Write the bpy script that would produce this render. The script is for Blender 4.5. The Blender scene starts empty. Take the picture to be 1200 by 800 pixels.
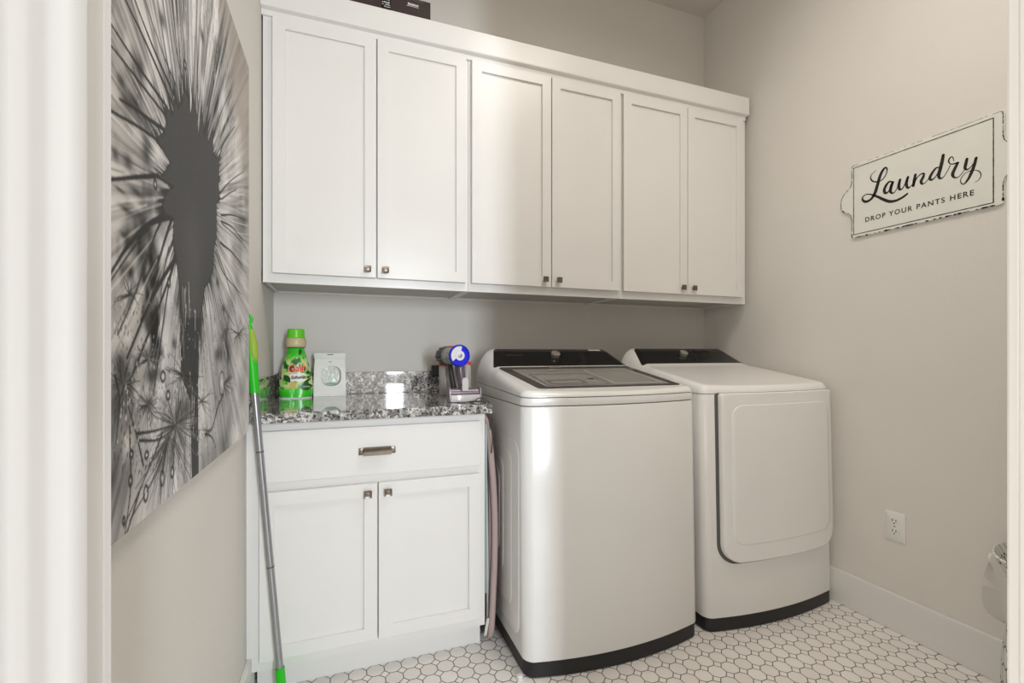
import bpy, bmesh, math, random
import numpy as np
from mathutils import Vector, Matrix
PI = math.pi
SC = bpy.context.scene
COL = SC.collection

# ------------------------------------------------------------ camera, light, exposure
cam_d = bpy.data.cameras.new('camera'); cam = bpy.data.objects.new('camera', cam_d); COL.objects.link(cam)
cam.location = (0, 0, 1.10); cam.rotation_euler = (PI/2, 0, math.radians(-20))
cam_d.sensor_width = 36; cam_d.lens = 544/1200*36; cam_d.shift_y = 13/1200
cam_d.clip_start = .01
SC.camera = cam
w = bpy.data.worlds.new('world'); SC.world = w; w.use_nodes = True
w.node_tree.nodes['Background'].inputs[0].default_value = (1.0, .925, .84, 1)
w.node_tree.nodes['Background'].inputs[1].default_value = .20
def area(name, loc, target, sx, sy, power, col):
    l = bpy.data.lights.new(name, 'AREA'); l.shape = 'RECTANGLE'; l.size = sx; l.size_y = sy; l.energy = power; l.color = col
    o = bpy.data.objects.new(name, l); COL.objects.link(o); o.location = loc
    o.rotation_euler = (Vector(target)-Vector(loc)).to_track_quat('-Z', 'Y').to_euler()
    return o
area('window_daylight', (.72, -2.6, 1.50), (.35, 2, 1.2), .22, 1.4, 54, (.84, .92, 1.0))
area('hall_side_fill', (-1.5, -.9, 1.35), (1.6, 1.7, .9), 1.2, 1.6, 37, (1.0, .92, .84))  # added warm fill from the hall side, brightens the right wall and appliances
area('doorway_fill', (.45, -1.9, 1.35), (.9, 2, 1.2), 1.5, 1.5, 13, (1.0, .95, .89))  # added frontal fill through the doorway at mid height, not a ceiling lamp
area('overhead_fill', (1.1, .66, 3.09), (1.1, .80, 0), .6, .6, 11, (1.0, .92, .84)).data.spread = math.radians(160)  # added soft overhead fill for the interior, no fixture is seen there
SC.view_settings.view_transform = 'Standard'; SC.view_settings.look = 'None'
SC.view_settings.gamma = 1; SC.view_settings.use_curve_mapping = False
SC.view_settings.exposure = 0.53

# ------------------------------------------------------------ photo geometry (for tracing the artwork and lettering)
F_, HZ, CH = 544.0, 413.0, 1.10
S20, C20 = math.sin(math.radians(20)), math.cos(math.radians(20))
def on_x(u, v, x):
    a = S20*F_+C20*(u-600); b = C20*F_-S20*(u-600); t = x/a
    return (b*t, CH+(HZ-v)*t)          # (y, z) on the plane of constant x

# ------------------------------------------------------------ materials
def lin(c):
    return tuple((v/255/12.92 if v <= 10 else ((v/255+.055)/1.055)**2.4) for v in c)
def mat(name, rgb, rough=.5, metal=0, spec=.5, bump=0, bscale=60, coat=0, noise=0, nscale=8, alpha=1, trans=0, ior=1.45):
    m = bpy.data.materials.new(name); m.use_nodes = True
    nt = m.node_tree; p = nt.nodes['Principled BSDF']; c = lin(rgb)
    p.inputs['Base Color'].default_value = (*c, 1); p.inputs['Roughness'].default_value = rough
    p.inputs['Metallic'].default_value = metal; p.inputs['Specular IOR Level'].default_value = spec
    p.inputs['Coat Weight'].default_value = coat; p.inputs['Coat Roughness'].default_value = .05
    p.inputs['Alpha'].default_value = alpha; p.inputs['Transmission Weight'].default_value = trans; p.inputs['IOR'].default_value = ior
    tc = nt.nodes.new('ShaderNodeTexCoord')
    n = nt.nodes.new('ShaderNodeTexNoise'); n.inputs['Scale'].default_value = nscale; n.inputs['Detail'].default_value = 3
    nt.links.new(tc.outputs['Object'], n.inputs['Vector'])
    mx = nt.nodes.new('ShaderNodeMix'); mx.data_type = 'RGBA'
    k = noise if noise else .015
    mx.inputs['A'].default_value = (*[v*(1-k) for v in c], 1); mx.inputs['B'].default_value = (*[min(1, v*(1+k)) for v in c], 1)
    nt.links.new(n.outputs['Fac'], mx.inputs['Factor']); nt.links.new(mx.outputs['Result'], p.inputs['Base Color'])
    if bump:
        b = nt.nodes.new('ShaderNodeTexNoise'); b.inputs['Scale'].default_value = bscale; b.inputs['Detail'].default_value = 4
        bp = nt.nodes.new('ShaderNodeBump'); bp.inputs['Strength'].default_value = bump; bp.inputs['Distance'].default_value = .002
        nt.links.new(tc.outputs['Object'], b.inputs['Vector']); nt.links.new(b.outputs['Fac'], bp.inputs['Height']); nt.links.new(bp.outputs['Normal'], p.inputs['Normal'])
    return m
WALL = mat('wall_paint', (219, 216, 210), .75, spec=.25, bump=.25, bscale=130)
CEIL = mat('ceiling_paint', (218, 212, 205), .85, spec=.2, bump=.3, bscale=110)
TRIM = mat('trim_paint', (224, 223, 220), .32, spec=.45)
CAB = mat('cabinet_paint', (230, 229, 226), .28, spec=.45, bump=.05, bscale=90)
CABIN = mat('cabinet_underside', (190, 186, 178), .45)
ENAMEL = mat('white_enamel', (240, 240, 238), .20, spec=.45, coat=.1)
SEAM = mat('seam_grey', (92, 92, 92), .6)
PLINTH = mat('black_plinth', (34, 34, 35), .45)
BLACKG = mat('black_glass', (30, 30, 31), .12, spec=.5)
GLASSF = mat('lid_border_glass', (58, 56, 55), .12, spec=.6)
GLASSP = mat('lid_tinted_pane', (158, 156, 151), .10, spec=.6)
DGREY = mat('dark_grey_plastic', (60, 58, 58), .4)
CHROME = mat('brushed_nickel', (150, 142, 134), .28, metal=1)
NICK = mat('aged_nickel', (120, 110, 100), .35, metal=.9, noise=.2, nscale=60)
SILVER = mat('silver_tube', (170, 172, 176), .3, metal=.85)
GREEN = mat('green_plastic', (40, 190, 30), .35)
LIME = mat('olive_grip', (150, 180, 60), .5)
WPLAS = mat('white_plastic', (226, 226, 222), .35)
BLACK = mat('black_plastic', (24, 23, 23), .4)
DIALM = mat('polished_dial', (205, 200, 194), .35, metal=.7)
HOLE = mat('hole_black', (14, 13, 12), .8)
INK = mat('worn_black_ink', (34, 30, 28), .7, noise=.7, nscale=420)

def granite():
    m = bpy.data.materials.new('speckled_granite'); m.use_nodes = True; nt = m.node_tree; p = nt.nodes['Principled BSDF']
    tc = nt.nodes.new('ShaderNodeTexCoord')
    def ramp(src, stops):
        r = nt.nodes.new('ShaderNodeValToRGB'); e = r.color_ramp.elements
        e[0].position, e[0].color = stops[0][0], (*lin(stops[0][1]), 1); e[1].position, e[1].color = stops[-1][0], (*lin(stops[-1][1]), 1)
        for s in stops[1:-1]:
            k = e.new(s[0]); k.color = (*lin(s[1]), 1)
        nt.links.new(src, r.inputs[0]); return r
    n1 = nt.nodes.new('ShaderNodeTexNoise'); n1.inputs['Scale'].default_value = 84; n1.inputs['Detail'].default_value = 5; n1.inputs['Roughness'].default_value = .75; n1.inputs['Distortion'].default_value = .6
    n2 = nt.nodes.new('ShaderNodeTexVoronoi'); n2.inputs['Scale'].default_value = 210
    n3 = nt.nodes.new('ShaderNodeTexNoise'); n3.inputs['Scale'].default_value = 26; n3.inputs['Detail'].default_value = 3
    for n in (n1, n2, n3): nt.links.new(tc.outputs['Object'], n.inputs['Vector'])
    r1 = ramp(n1.outputs['Fac'], [(.455, (14, 13, 14)), (.49, (70, 68, 68)), (.52, (196, 194, 192)), (.58, (238, 236, 232))])
    r2 = ramp(n2.outputs['Color'], [(.2, (60, 58, 58)), (.45, (190, 188, 186)), (.8, (240, 238, 236))])
    r3 = ramp(n3.outputs['Fac'], [(.38, (150, 148, 148)), (.6, (255, 255, 255))])
    mx = nt.nodes.new('ShaderNodeMix'); mx.data_type = 'RGBA'; mx.inputs['Factor'].default_value = .28
    nt.links.new(r1.outputs[0], mx.inputs['A']); nt.links.new(r2.outputs[0], mx.inputs['B'])
    mm = nt.nodes.new('ShaderNodeMix'); mm.data_type = 'RGBA'; mm.blend_type = 'MULTIPLY'; mm.inputs['Factor'].default_value = .8
    nt.links.new(mx.outputs['Result'], mm.inputs['A']); nt.links.new(r3.outputs[0], mm.inputs['B'])
    nt.links.new(mm.outputs['Result'], p.inputs['Base Color'])
    p.inputs['Roughness'].default_value = .045; p.inputs['IOR'].default_value = 1.6; p.inputs['Coat Weight'].default_value = .5; p.inputs['Coat Roughness'].default_value = .02
    return m
GRAN = granite()

def tile_floor():
    m = bpy.data.materials.new('octagon_and_dot_tile'); m.use_nodes = True; nt = m.node_tree; p = nt.nodes['Principled BSDF']
    N = nt.nodes.new; L = nt.links.new
    def M(op, a, b=None, c=None):
        n = N('ShaderNodeMath'); n.operation = op
        for i, q in enumerate((a, b, c)):
            if q is None: continue
            if isinstance(q, (int, float)): n.inputs[i].default_value = q
            else: L(q, n.inputs[i])
        return n.outputs[0]
    g = N('ShaderNodeNewGeometry'); s = N('ShaderNodeSeparateXYZ'); L(g.outputs['Position'], s.inputs[0])
    P = .0583
    px = M('DIVIDE', M('SUBTRACT', s.outputs[0], .2222), P); py = M('DIVIDE', M('SUBTRACT', s.outputs[1], 1.6715), P)
    ax = M('ABSOLUTE', M('SUBTRACT', px, M('ROUND', px))); ay = M('ABSOLUTE', M('SUBTRACT', py, M('ROUND', py)))
    sd = M('MULTIPLY', M('ADD', ax, ay), .70711)
    c = .50
    dd = M('SUBTRACT', sd, c)
    do = M('MINIMUM', M('MINIMUM', M('SUBTRACT', .5, ax), M('SUBTRACT', .5, ay)), M('MULTIPLY', dd, -1))
    isd = M('GREATER_THAN', dd, 0)
    d = M('ADD', M('MULTIPLY', isd, dd), M('MULTIPLY', M('SUBTRACT', 1, isd), do))
    mask = N('ShaderNodeMapRange'); mask.interpolation_type = 'SMOOTHSTEP'; L(d, mask.inputs[0]); mask.inputs[1].default_value = .014; mask.inputs[2].default_value = .036
    # tile tint varies from tile to tile
    cv = N('ShaderNodeCombineXYZ'); L(M('ROUND', px), cv.inputs[0]); L(M('ROUND', py), cv.inputs[1]); wn = N('ShaderNodeTexWhiteNoise'); L(cv.outputs[0], wn.inputs['Vector'])
    t1 = N('ShaderNodeMix'); t1.data_type = 'RGBA'; L(wn.outputs['Value'], t1.inputs['Factor'])
    t1.inputs['A'].default_value = (*lin((232, 227, 222)), 1); t1.inputs['B'].default_value = (*lin((240, 236, 231)), 1)
    t2 = N('ShaderNodeMix'); t2.data_type = 'RGBA'; L(isd, t2.inputs['Factor']); L(t1.outputs['Result'], t2.inputs['A']); t2.inputs['B'].default_value = (*lin((240, 236, 231)), 1)
    t3 = N('ShaderNodeMix'); t3.data_type = 'RGBA'; L(mask.outputs[0], t3.inputs['Factor']); t3.inputs['A'].default_value = (*lin((98, 92, 87)), 1); L(t2.outputs['Result'], t3.inputs['B'])
    L(t3.outputs['Result'], p.inputs['Base Color'])
    bh = N('ShaderNodeMapRange'); L(d, bh.inputs[0]); bh.inputs[1].default_value = 0; bh.inputs[2].default_value = .07; bh.interpolation_type = 'SMOOTHSTEP'
    bp = N('ShaderNodeBump'); bp.inputs['Strength'].default_value = .6; bp.inputs['Distance'].default_value = .0015; L(bh.outputs[0], bp.inputs['Height']); L(bp.outputs[0], p.inputs['Normal'])
    r = N('ShaderNodeMapRange'); L(mask.outputs[0], r.inputs[0]); r.inputs[3].default_value = .8; r.inputs[4].default_value = .34; L(r.outputs[0], p.inputs['Roughness'])
    return m
TILE = tile_floor()

# ------------------------------------------------------------ mesh helpers
def obj(name, bm, m, parent=None, smooth=False, angle=None):
    if len(bm.faces): bmesh.ops.recalc_face_normals(bm, faces=bm.faces)
    me = bpy.data.meshes.new(name); bm.to_mesh(me); bm.free()
    for k in (m if isinstance(m, (list, tuple)) else [m]): me.materials.append(k)
    if smooth:
        me.polygons.foreach_set('use_smooth', [True]*len(me.polygons))
        if angle: me.set_sharp_from_angle(angle=math.radians(angle))
    o = bpy.data.objects.new(name, me); COL.objects.link(o)
    if parent is not None:
        o.parent = parent
        o.matrix_parent_inverse = Matrix.Translation(parent.location).inverted()   # parts are modelled in room coordinates
    return o
def tag(o, label, cat, group=None):
    o['label'] = label; o['category'] = cat
    if group: o['group'] = group
    return o
def thing(name, label, cat, loc=(0, 0, 0), group=None):
    o = bpy.data.objects.new(name, None); COL.objects.link(o); o.location = loc; o.empty_display_size = .05
    return tag(o, label, cat, group)
def struct(name, bm, m, smooth=False):
    o = obj(name, bm, m, smooth=smooth, angle=30 if smooth else None); o['kind'] = 'structure'; return o
def join(bm, b2):
    me = bpy.data.meshes.new('tmp'); b2.to_mesh(me); b2.free(); bm.from_mesh(me); bpy.data.meshes.remove(me)
def box(bm, x0, x1, y0, y1, z0, z1, r=0, seg=2, mi=0):
    b = bmesh.new(); bmesh.ops.create_cube(b, size=1)
    for v in b.verts: v.co = Vector(((x0+x1)/2+v.co.x*(x1-x0), (y0+y1)/2+v.co.y*(y1-y0), (z0+z1)/2+v.co.z*(z1-z0)))
    if r: bmesh.ops.bevel(b, geom=b.edges[:], offset=r, segments=seg, profile=.5, affect='EDGES')
    for f in b.faces: f.material_index = mi
    join(bm, b)
def BM(): return bmesh.new()
def bxo(name, c, m, parent=None, r=.0015, seg=2):
    b = BM(); box(b, *c, r=r, seg=seg); return obj(name, b, m, parent)
def frame_of(d):
    d = d.normalized(); a = Vector((0, 0, 1)) if abs(d.z) < .9 else Vector((1, 0, 0)); n = d.cross(a).normalized(); return n, d.cross(n).normalized()
def tube(bm, pts, rad, seg=12, cap=True, sx=1, sy=1):
    pts = [Vector(p) for p in pts]; rads = rad if isinstance(rad, (list, tuple)) else [rad]*len(pts)
    n0 = None; rings = []
    for i, p in enumerate(pts):
        d = (pts[min(i+1, len(pts)-1)]-pts[max(i-1, 0)]).normalized()
        if n0 is None: n, b = frame_of(d)
        else: n = (n0-d*n0.dot(d)).normalized(); b = d.cross(n)
        n0 = n
        rings.append([bm.verts.new(p+(n*math.cos(2*PI*k/seg)*sx+b*math.sin(2*PI*k/seg)*sy)*rads[i]) for k in range(seg)])
    for r0, r1 in zip(rings, rings[1:]):
        for k in range(seg): bm.faces.new((r0[k], r0[(k+1) % seg], r1[(k+1) % seg], r1[k]))
    if cap: bm.faces.new(rings[0]); bm.faces.new(rings[-1][::-1])
def lathe(bm, c, prof, seg=32, ax='z', sx=1, sy=1):
    c = Vector(c); rings = []
    for r, h in prof:
        ring = []
        for k in range(seg):
            a = 2*PI*k/seg; p = (r*sx*math.cos(a), r*sy*math.sin(a), h)
            if ax == 'y': p = (p[0], h, p[1])
            if ax == 'x': p = (h, p[0], p[1])
            ring.append(bm.verts.new(c+Vector(p)))
        rings.append(ring)
    for r0, r1 in zip(rings, rings[1:]):
        for k in range(seg): bm.faces.new((r0[k], r0[(k+1) % seg], r1[(k+1) % seg], r1[k]))
    bm.faces.new(rings[0]); bm.faces.new(rings[-1][::-1])
def loop_strip(bm, loops, close=True, cap0=False, cap1=False):
    rr = [[bm.verts.new(p) for p in l] for l in loops]
    n = len(rr[0])
    for a, b in zip(rr, rr[1:]):
        for k in range(n if close else n-1): bm.faces.new((a[k], a[(k+1) % n], b[(k+1) % n], b[k]))
    if cap0: bm.faces.new(rr[0])
    if cap1: bm.faces.new(rr[-1][::-1])
    return rr
def rrect(a0, a1, b0, b1, r, n=6):
    rs = r if isinstance(r, (list, tuple)) else (r,)*4      # corners: (a1,b1),(a0,b1),(a0,b0),(a1,b0)
    out = []
    for (cx, cy, s, q) in ((a1-rs[0], b1-rs[0], 0, rs[0]), (a0+rs[1], b1-rs[1], 1, rs[1]), (a0+rs[2], b0+rs[2], 2, rs[2]), (a1-rs[3], b0+rs[3], 3, rs[3])):
        for k in range(n+1):
            t = (s+k/n)*PI/2; out.append((cx+q*math.cos(t), cy+q*math.sin(t)))
    return out
def spline(pts, n=10):
    pts = [np.array(p, float) for p in pts]; P = [2*pts[0]-pts[1]]+pts+[2*pts[-1]-pts[-2]]; out = []
    for i in range(1, len(P)-2):
        for k in range(n):
            t = k/n; a, b, c, d = P[i-1:i+3]
            out.append(.5*((2*b)+(c-a)*t+(2*a-5*b+4*c-d)*t*t+(3*b-a-3*c+d)*t**3))
    out.append(P[-2]); return out
def text_mesh(txt, size, m, name, parent, org, right, up, depth=.0006, width=None, bold=0, shear=0, space=1):
    cu = bpy.data.curves.new(name, 'FONT'); cu.body = txt; cu.size = 1; cu.extrude = 0; cu.offset = bold; cu.shear = shear; cu.space_character = space; cu.resolution_u = 4
    to = bpy.data.objects.new(name, cu); COL.objects.link(to)
    dg = bpy.context.evaluated_depsgraph_get(); dg.update()
    me = bpy.data.meshes.new_from_object(to.evaluated_get(dg)); bpy.data.objects.remove(to); bpy.data.curves.remove(cu)
    co = [v.co.copy() for v in me.vertices]; xs = [c.x for c in co]; ys = [c.y for c in co]; x0 = min(xs); wx = max(xs)-x0; hy = max(ys)
    sx = width/wx if width else size/.7
    sy = size/.73
    R, U = Vector(right).normalized(), Vector(up); Uo = U.normalized(); nrm = R.cross(Uo)
    for v, c in zip(me.vertices, co): v.co = Vector(org)+R*((c.x-x0)*sx)+Uo*(c.y*sy)+nrm*depth
    me.materials.clear(); me.materials.append(m)
    o = bpy.data.objects.new(name, me); COL.objects.link(o)
    if parent is not None: o.parent = parent; o.matrix_parent_inverse = Matrix.Translation(parent.location).inverted()
    return o

# ------------------------------------------------------------ the room
XL, XR, YB, YF, ZC = -.283, 2.06, 2.25, .30, 3.13
DL, DR, DH = -.113, .698, 2.44
b = BM(); box(b, XL, XR, .18, YB, -.05, 0); struct('floor', b, TILE)
b = BM(); box(b, -2.6, 3.2, -3.2, .18, -.05, 0); struct('floor_hall', b, TILE)
b = BM(); box(b, XL-.1, XR+.1, .18, YB+.1, ZC, ZC+.1); struct('ceiling', b, CEIL)
b = BM(); box(b, XL-.1, XR+.1, YB, YB+.1, 0, ZC); struct('wall_back', b, WALL)
b = BM(); box(b, XL-.1, XL, YF, YB, 0, ZC); struct('wall_left', b, WALL)
b = BM(); box(b, XR, XR+.1, YF, YB, 0, ZC); struct('wall_right', b, WALL)
b = BM(); box(b, XL-.1, DL-.02, .18, YF-.012, 0, ZC); box(b, DR+.02, XR+.1, .18, YF-.012, 0, ZC); box(b, DL-.02, DR+.02, .18, YF-.012, DH+.02, ZC); struct('wall_front', b, WALL)
def jamb_profile(sgn, x, name):
    # jamb board with a rounded door stop, swept up the opening
    pts = [(x-sgn*.02, YF-.012), (x, YF-.012)]
    pts += [(x, .246)]
    def arc(cx, cy, r, a0, a1, n=8): return [(cx+sgn*r*math.cos(a0+(a1-a0)*k/n), cy+r*math.sin(a0+(a1-a0)*k/n)) for k in range(n+1)]
    pts += arc(x+sgn*.008, .240, .0055, PI/2, 0, 5)             # rounded arris on the room side
    st = [(.233, .0130), (.229, .0118), (.224, .0096), (.220, .0090), (.214, .0088), (.210, .0083), (.206, .0068), (.203, .0062), (.198, .0060), (.14, .0060)]
    pts += [(x+sgn*d, y) for y, d in st]
    pts += [(x-sgn*.02, .14)]
    b = BM(); loop_strip(b, [[(p[0], p[1], 0) for p in pts], [(p[0], p[1], DH) for p in pts]], cap0=True, cap1=True)
    struct(name, b, TRIM, smooth=True)
jamb_profile(1, DL, 'trim_1'); jamb_profile(-1, DR, 'trim_2')
b = BM(); box(b, DL-.02, DR+.02, .14, YF-.012, DH, DH+.02, r=.002); struct('trim_3', b, TRIM)
b = BM(); box(b, DL-.09, DL-.0003, YF-.012, YF+.001, 0, DH+.09, r=.003); struct('trim_4', b, TRIM)
b = BM(); box(b, DR+.003, DR+.09, YF-.012, YF+.001, 0, DH+.09, r=.003); struct('trim_5', b, TRIM)
b = BM(); box(b, DL-.003, DR+.003, YF-.012, YF+.001, DH+.003, DH+.09, r=.003); struct('trim_6', b, TRIM)
def base(name, c): b = BM(); box(b, *c, r=.003); struct(name, b, TRIM)
base('baseboard_right', (XR-.015, XR, YF+.002, YB-.002, 0, .146))
base('baseboard_left', (XL, XL+.015, YF+.002, 1.695, 0, .146))
base('baseboard_back', (.56, XR-.016, YB-.015, YB, 0, .146))

# ------------------------------------------------------------ cabinets
def shaker(x0, x1, z0, z1, yf, th=.02, rail=.060, rec=.0095):
    b = BM(); bmesh.ops.create_cube(b, size=1)
    for v in b.verts: v.co = Vector(((x0+x1)/2+v.co.x*(x1-x0), yf+th/2+v.co.y*th, (z0+z1)/2+v.co.z*(z1-z0)))
    outer = b.edges[:]
    bmesh.ops.bevel(b, geom=outer, offset=.0014, segments=2, profile=.5, affect='EDGES')
    f = max((f for f in b.faces if f.normal.y < -.9), key=lambda f: f.calc_area())
    bmesh.ops.inset_region(b, faces=[f], thickness=rail-.0014)
    bmesh.ops.inset_region(b, faces=[f], thickness=.0006)
    for v in f.verts: v.co.y += rec
    return b
def knob(x, y, z, parent):
    b = BM()
    tube(b, [(x, y, z), (x, y-.012, z)], .0055, 12)
    box(b, x-.0115, x+.0115, y-.016, y-.011, z-.0115, z+.0115, r=.001)
    # pillowed square face
    n = 6; g = []
    for i in range(n+1):
        row = []
        for j in range(n+1):
            a, c = i/n*2-1, j/n*2-1
            row.append(b.verts.new((x+a*.0125, y-.0175+.0022*(1-a*a)*(1-c*c), z+c*.0125)))
        g.append(row)
    for i in range(n):
        for j in range(n): b.faces.new((g[i][j], g[i+1][j], g[i+1][j+1], g[i][j+1]))
    edge = [g[i][0] for i in range(n)]+[g[n][j] for j in range(n)]+[g[i][n] for i in range(n, 0, -1)]+[g[0][j] for j in range(n, 0, -1)]
    back = [b.verts.new((v.co.x*.86+x*.14, y-.0135, v.co.z*.86+z*.14)) for v in edge]
    for k in range(len(edge)): b.faces.new((edge[k], edge[(k+1) % len(edge)], back[(k+1) % len(edge)], back[k]))
    return obj('knob', b, NICK, parent, smooth=True, angle=40)

YU = 1.92      # face of the upper cabinets' frames
uppers = [(-.278, .4995, (-.244, .1222), (.1276, .487), 'white double-door wall cabinet nearest the dandelion canvas, above the granite counter', True),
          (.4995, 1.250, (.512, .8790), (.8838, 1.240), 'middle white double-door wall cabinet, above the washer', False),
          (1.250, 2.034, (1.260, 1.634), (1.6385, 2.001), 'white double-door wall cabinet nearest the laundry sign, above the dryer', False)]
for x0, x1, d1, d2, lab, first in uppers:
    t = thing('wall_cabinet', lab, 'cabinet', ((x0+x1)/2, YB-.17, 1.36), 'white wall cabinets')
    b = BM(); e = .0006
    box(b, x0+e, x1-e, YU, YU+.019, 1.36, 1.40); box(b, x0+e, x1-e, YU, YU+.019, 2.33, 2.44)              # face frame
    for a0, a1 in ((x0+e, d1[0]+.01), (d1[1]-.01, d2[0]+.01), (d2[1]-.01, x1-e)): box(b, a0, a1, YU+.0003, YU+.0187, 1.3605, 2.4395)
    obj('face_frame', b, CAB, t)
    b = BM()
    box(b, x0+e, x0+.016, YU+.019, YB-.001, 1.362, 2.44); box(b, x1-.016, x1-e, YU+.019, YB-.001, 1.362, 2.44)
    box(b, x0+.016, x1-.016, YB-.012, YB-.001, 1.36, 2.44); box(b, x0+.016, x1-.016, YU+.019, YB-.012, 2.42, 2.44)
    obj('case', b, CAB, t)
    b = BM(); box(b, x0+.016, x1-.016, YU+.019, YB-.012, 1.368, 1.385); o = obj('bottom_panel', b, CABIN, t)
    for hx in (x0+.06, x1-.12):
        b = BM(); lathe(b, (hx, YU+.06, 1.3665), [(.0035, 0), (.0035, .0012)], 12); obj('screw_hole', b, HOLE, t)
    for i, (a0, a1) in enumerate((d1, d2)):
        d = obj('door', shaker(a0, a1, 1.394, 2.339, YU-.021), CAB, t)
        kx = a1-.032 if i == 0 else a0+.030
        knob(kx, YU-.021, 1.4255, d)
# top fascia along all three
b = BM()
prof = [(YU-.001, 2.340), (YU-.010, 2.342), (YU-.010, 2.362), (YU-.030, 2.372), (YU-.036, 2.378), (YU-.036, 2.455), (YU-.033, 2.458), (YU-.001, 2.458)]
prof = [(YU-.001, 2.3405), (YU-.008, 2.342), (YU-.010, 2.360), (YU-.024, 2.366), (YU-.0265, 2.370), (YU-.0265, 2.4555), (YU-.024, 2.458), (YU-.001, 2.458)]
loop_strip(b, [[(-.282, y, z) for y, z in prof], [(2.012, y, z) for y, z in prof], [(2.036, y, z) if z > 2.365 else (2.028, y, z) for y, z in prof]], cap0=True, cap1=True)
tag(obj('crown_fascia', b, CAB, smooth=True, angle=30), 'long white fascia board running along the top of the wall cabinets', 'trim')
# base cabinet
CY = 1.640
t = thing('base_cabinet', 'white base cabinet with one drawer and two doors under the granite counter', 'cabinet', (.1, 1.95, 0))
b = BM()
box(b, XL+.0005, -.2445, CY, CY+.019, .100, .880); box(b, .4625, .490, CY, CY+.019, .100, .880); box(b, -.2445, .4625, CY, CY+.019, .850, .880)
box(b, -.2445, .4625, CY, CY+.019, .655, .70); box(b, -.2445, .4625, CY, CY+.019, .100, .145); box(b, .09, .13, CY, CY+.019, .145, .655)
obj('face_frame', b, CAB, t)
b = BM(); box(b, XL+.0005, -.267, CY+.019, YB-.001, .10, .88); box(b, .474, .490, CY+.019, YB-.001, .10, .88); box(b, .474, .490, 1.7165, YB-.001, 0, .10); box(b, -.267, .474, CY+.019, YB-.001, .10, .116); box(b, -.267, .474, YB-.01, YB-.001, .116, .88)
obj('case', b, CAB, t)
b = BM(); box(b, -.262, .489, 1.700, 1.716, 0, .10); obj('toe_kick', b, CAB, t)
dr = bxo('drawer', (-.2445, .468, CY-.021, CY-.001, .692, .853), CAB, t, r=.0014)
b = BM()
hz_ = .7715
for hx in (.0575, .1585):
    box(b, hx-.009, hx+.009, CY-.0245, CY-.021, hz_-.0115, hz_+.0115, r=.001); lathe(b, (hx, CY-.0245, hz_), [(.0035, 0), (.003, -.002)], 10, ax='y')
prof = [(-.021, .013), (-.030, .012), (-.041, .008), (-.046, .001), (-.046, -.010), (-.044, -.011), (-.043, 0), (-.038, .005), (-.030, .008), (-.021, .009)]
loop_strip(b, [[(.064, CY+y, hz_+z) for y, z in prof], [(.152, CY+y, hz_+z) for y, z in prof]], cap0=True, cap1=True)
obj('pull_handle', b, NICK, dr, smooth=True, angle=35)
for i, (a0, a1) in enumerate(((-.2445, .1085), (.1125, .468))):
    d = obj('door', shaker(a0, a1, .1365, .662, CY-.021), CAB, t)
    knob(a1-.031 if i == 0 else a0+.030, CY-.021, .631, d)
# worktop with upstands
t = thing('granite_countertop', 'polished black and white speckled granite countertop on the base cabinet', 'countertop', (.1, 1.92, .8805))
bxo('slab', (XL+.0005, .507, 1.600, YB-.0005, .8805, .9125), GRAN, t, r=.002)
bxo('back_upstand', (XL+.021, .507, YB-.020, YB-.0005, .9126, 1.011), GRAN, t, r=.0015)
bxo('side_upstand', (XL+.0005, XL+.0205, 1.602, YB-.0005, .9126, 1.011), GRAN, t, r=.0015)

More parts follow.
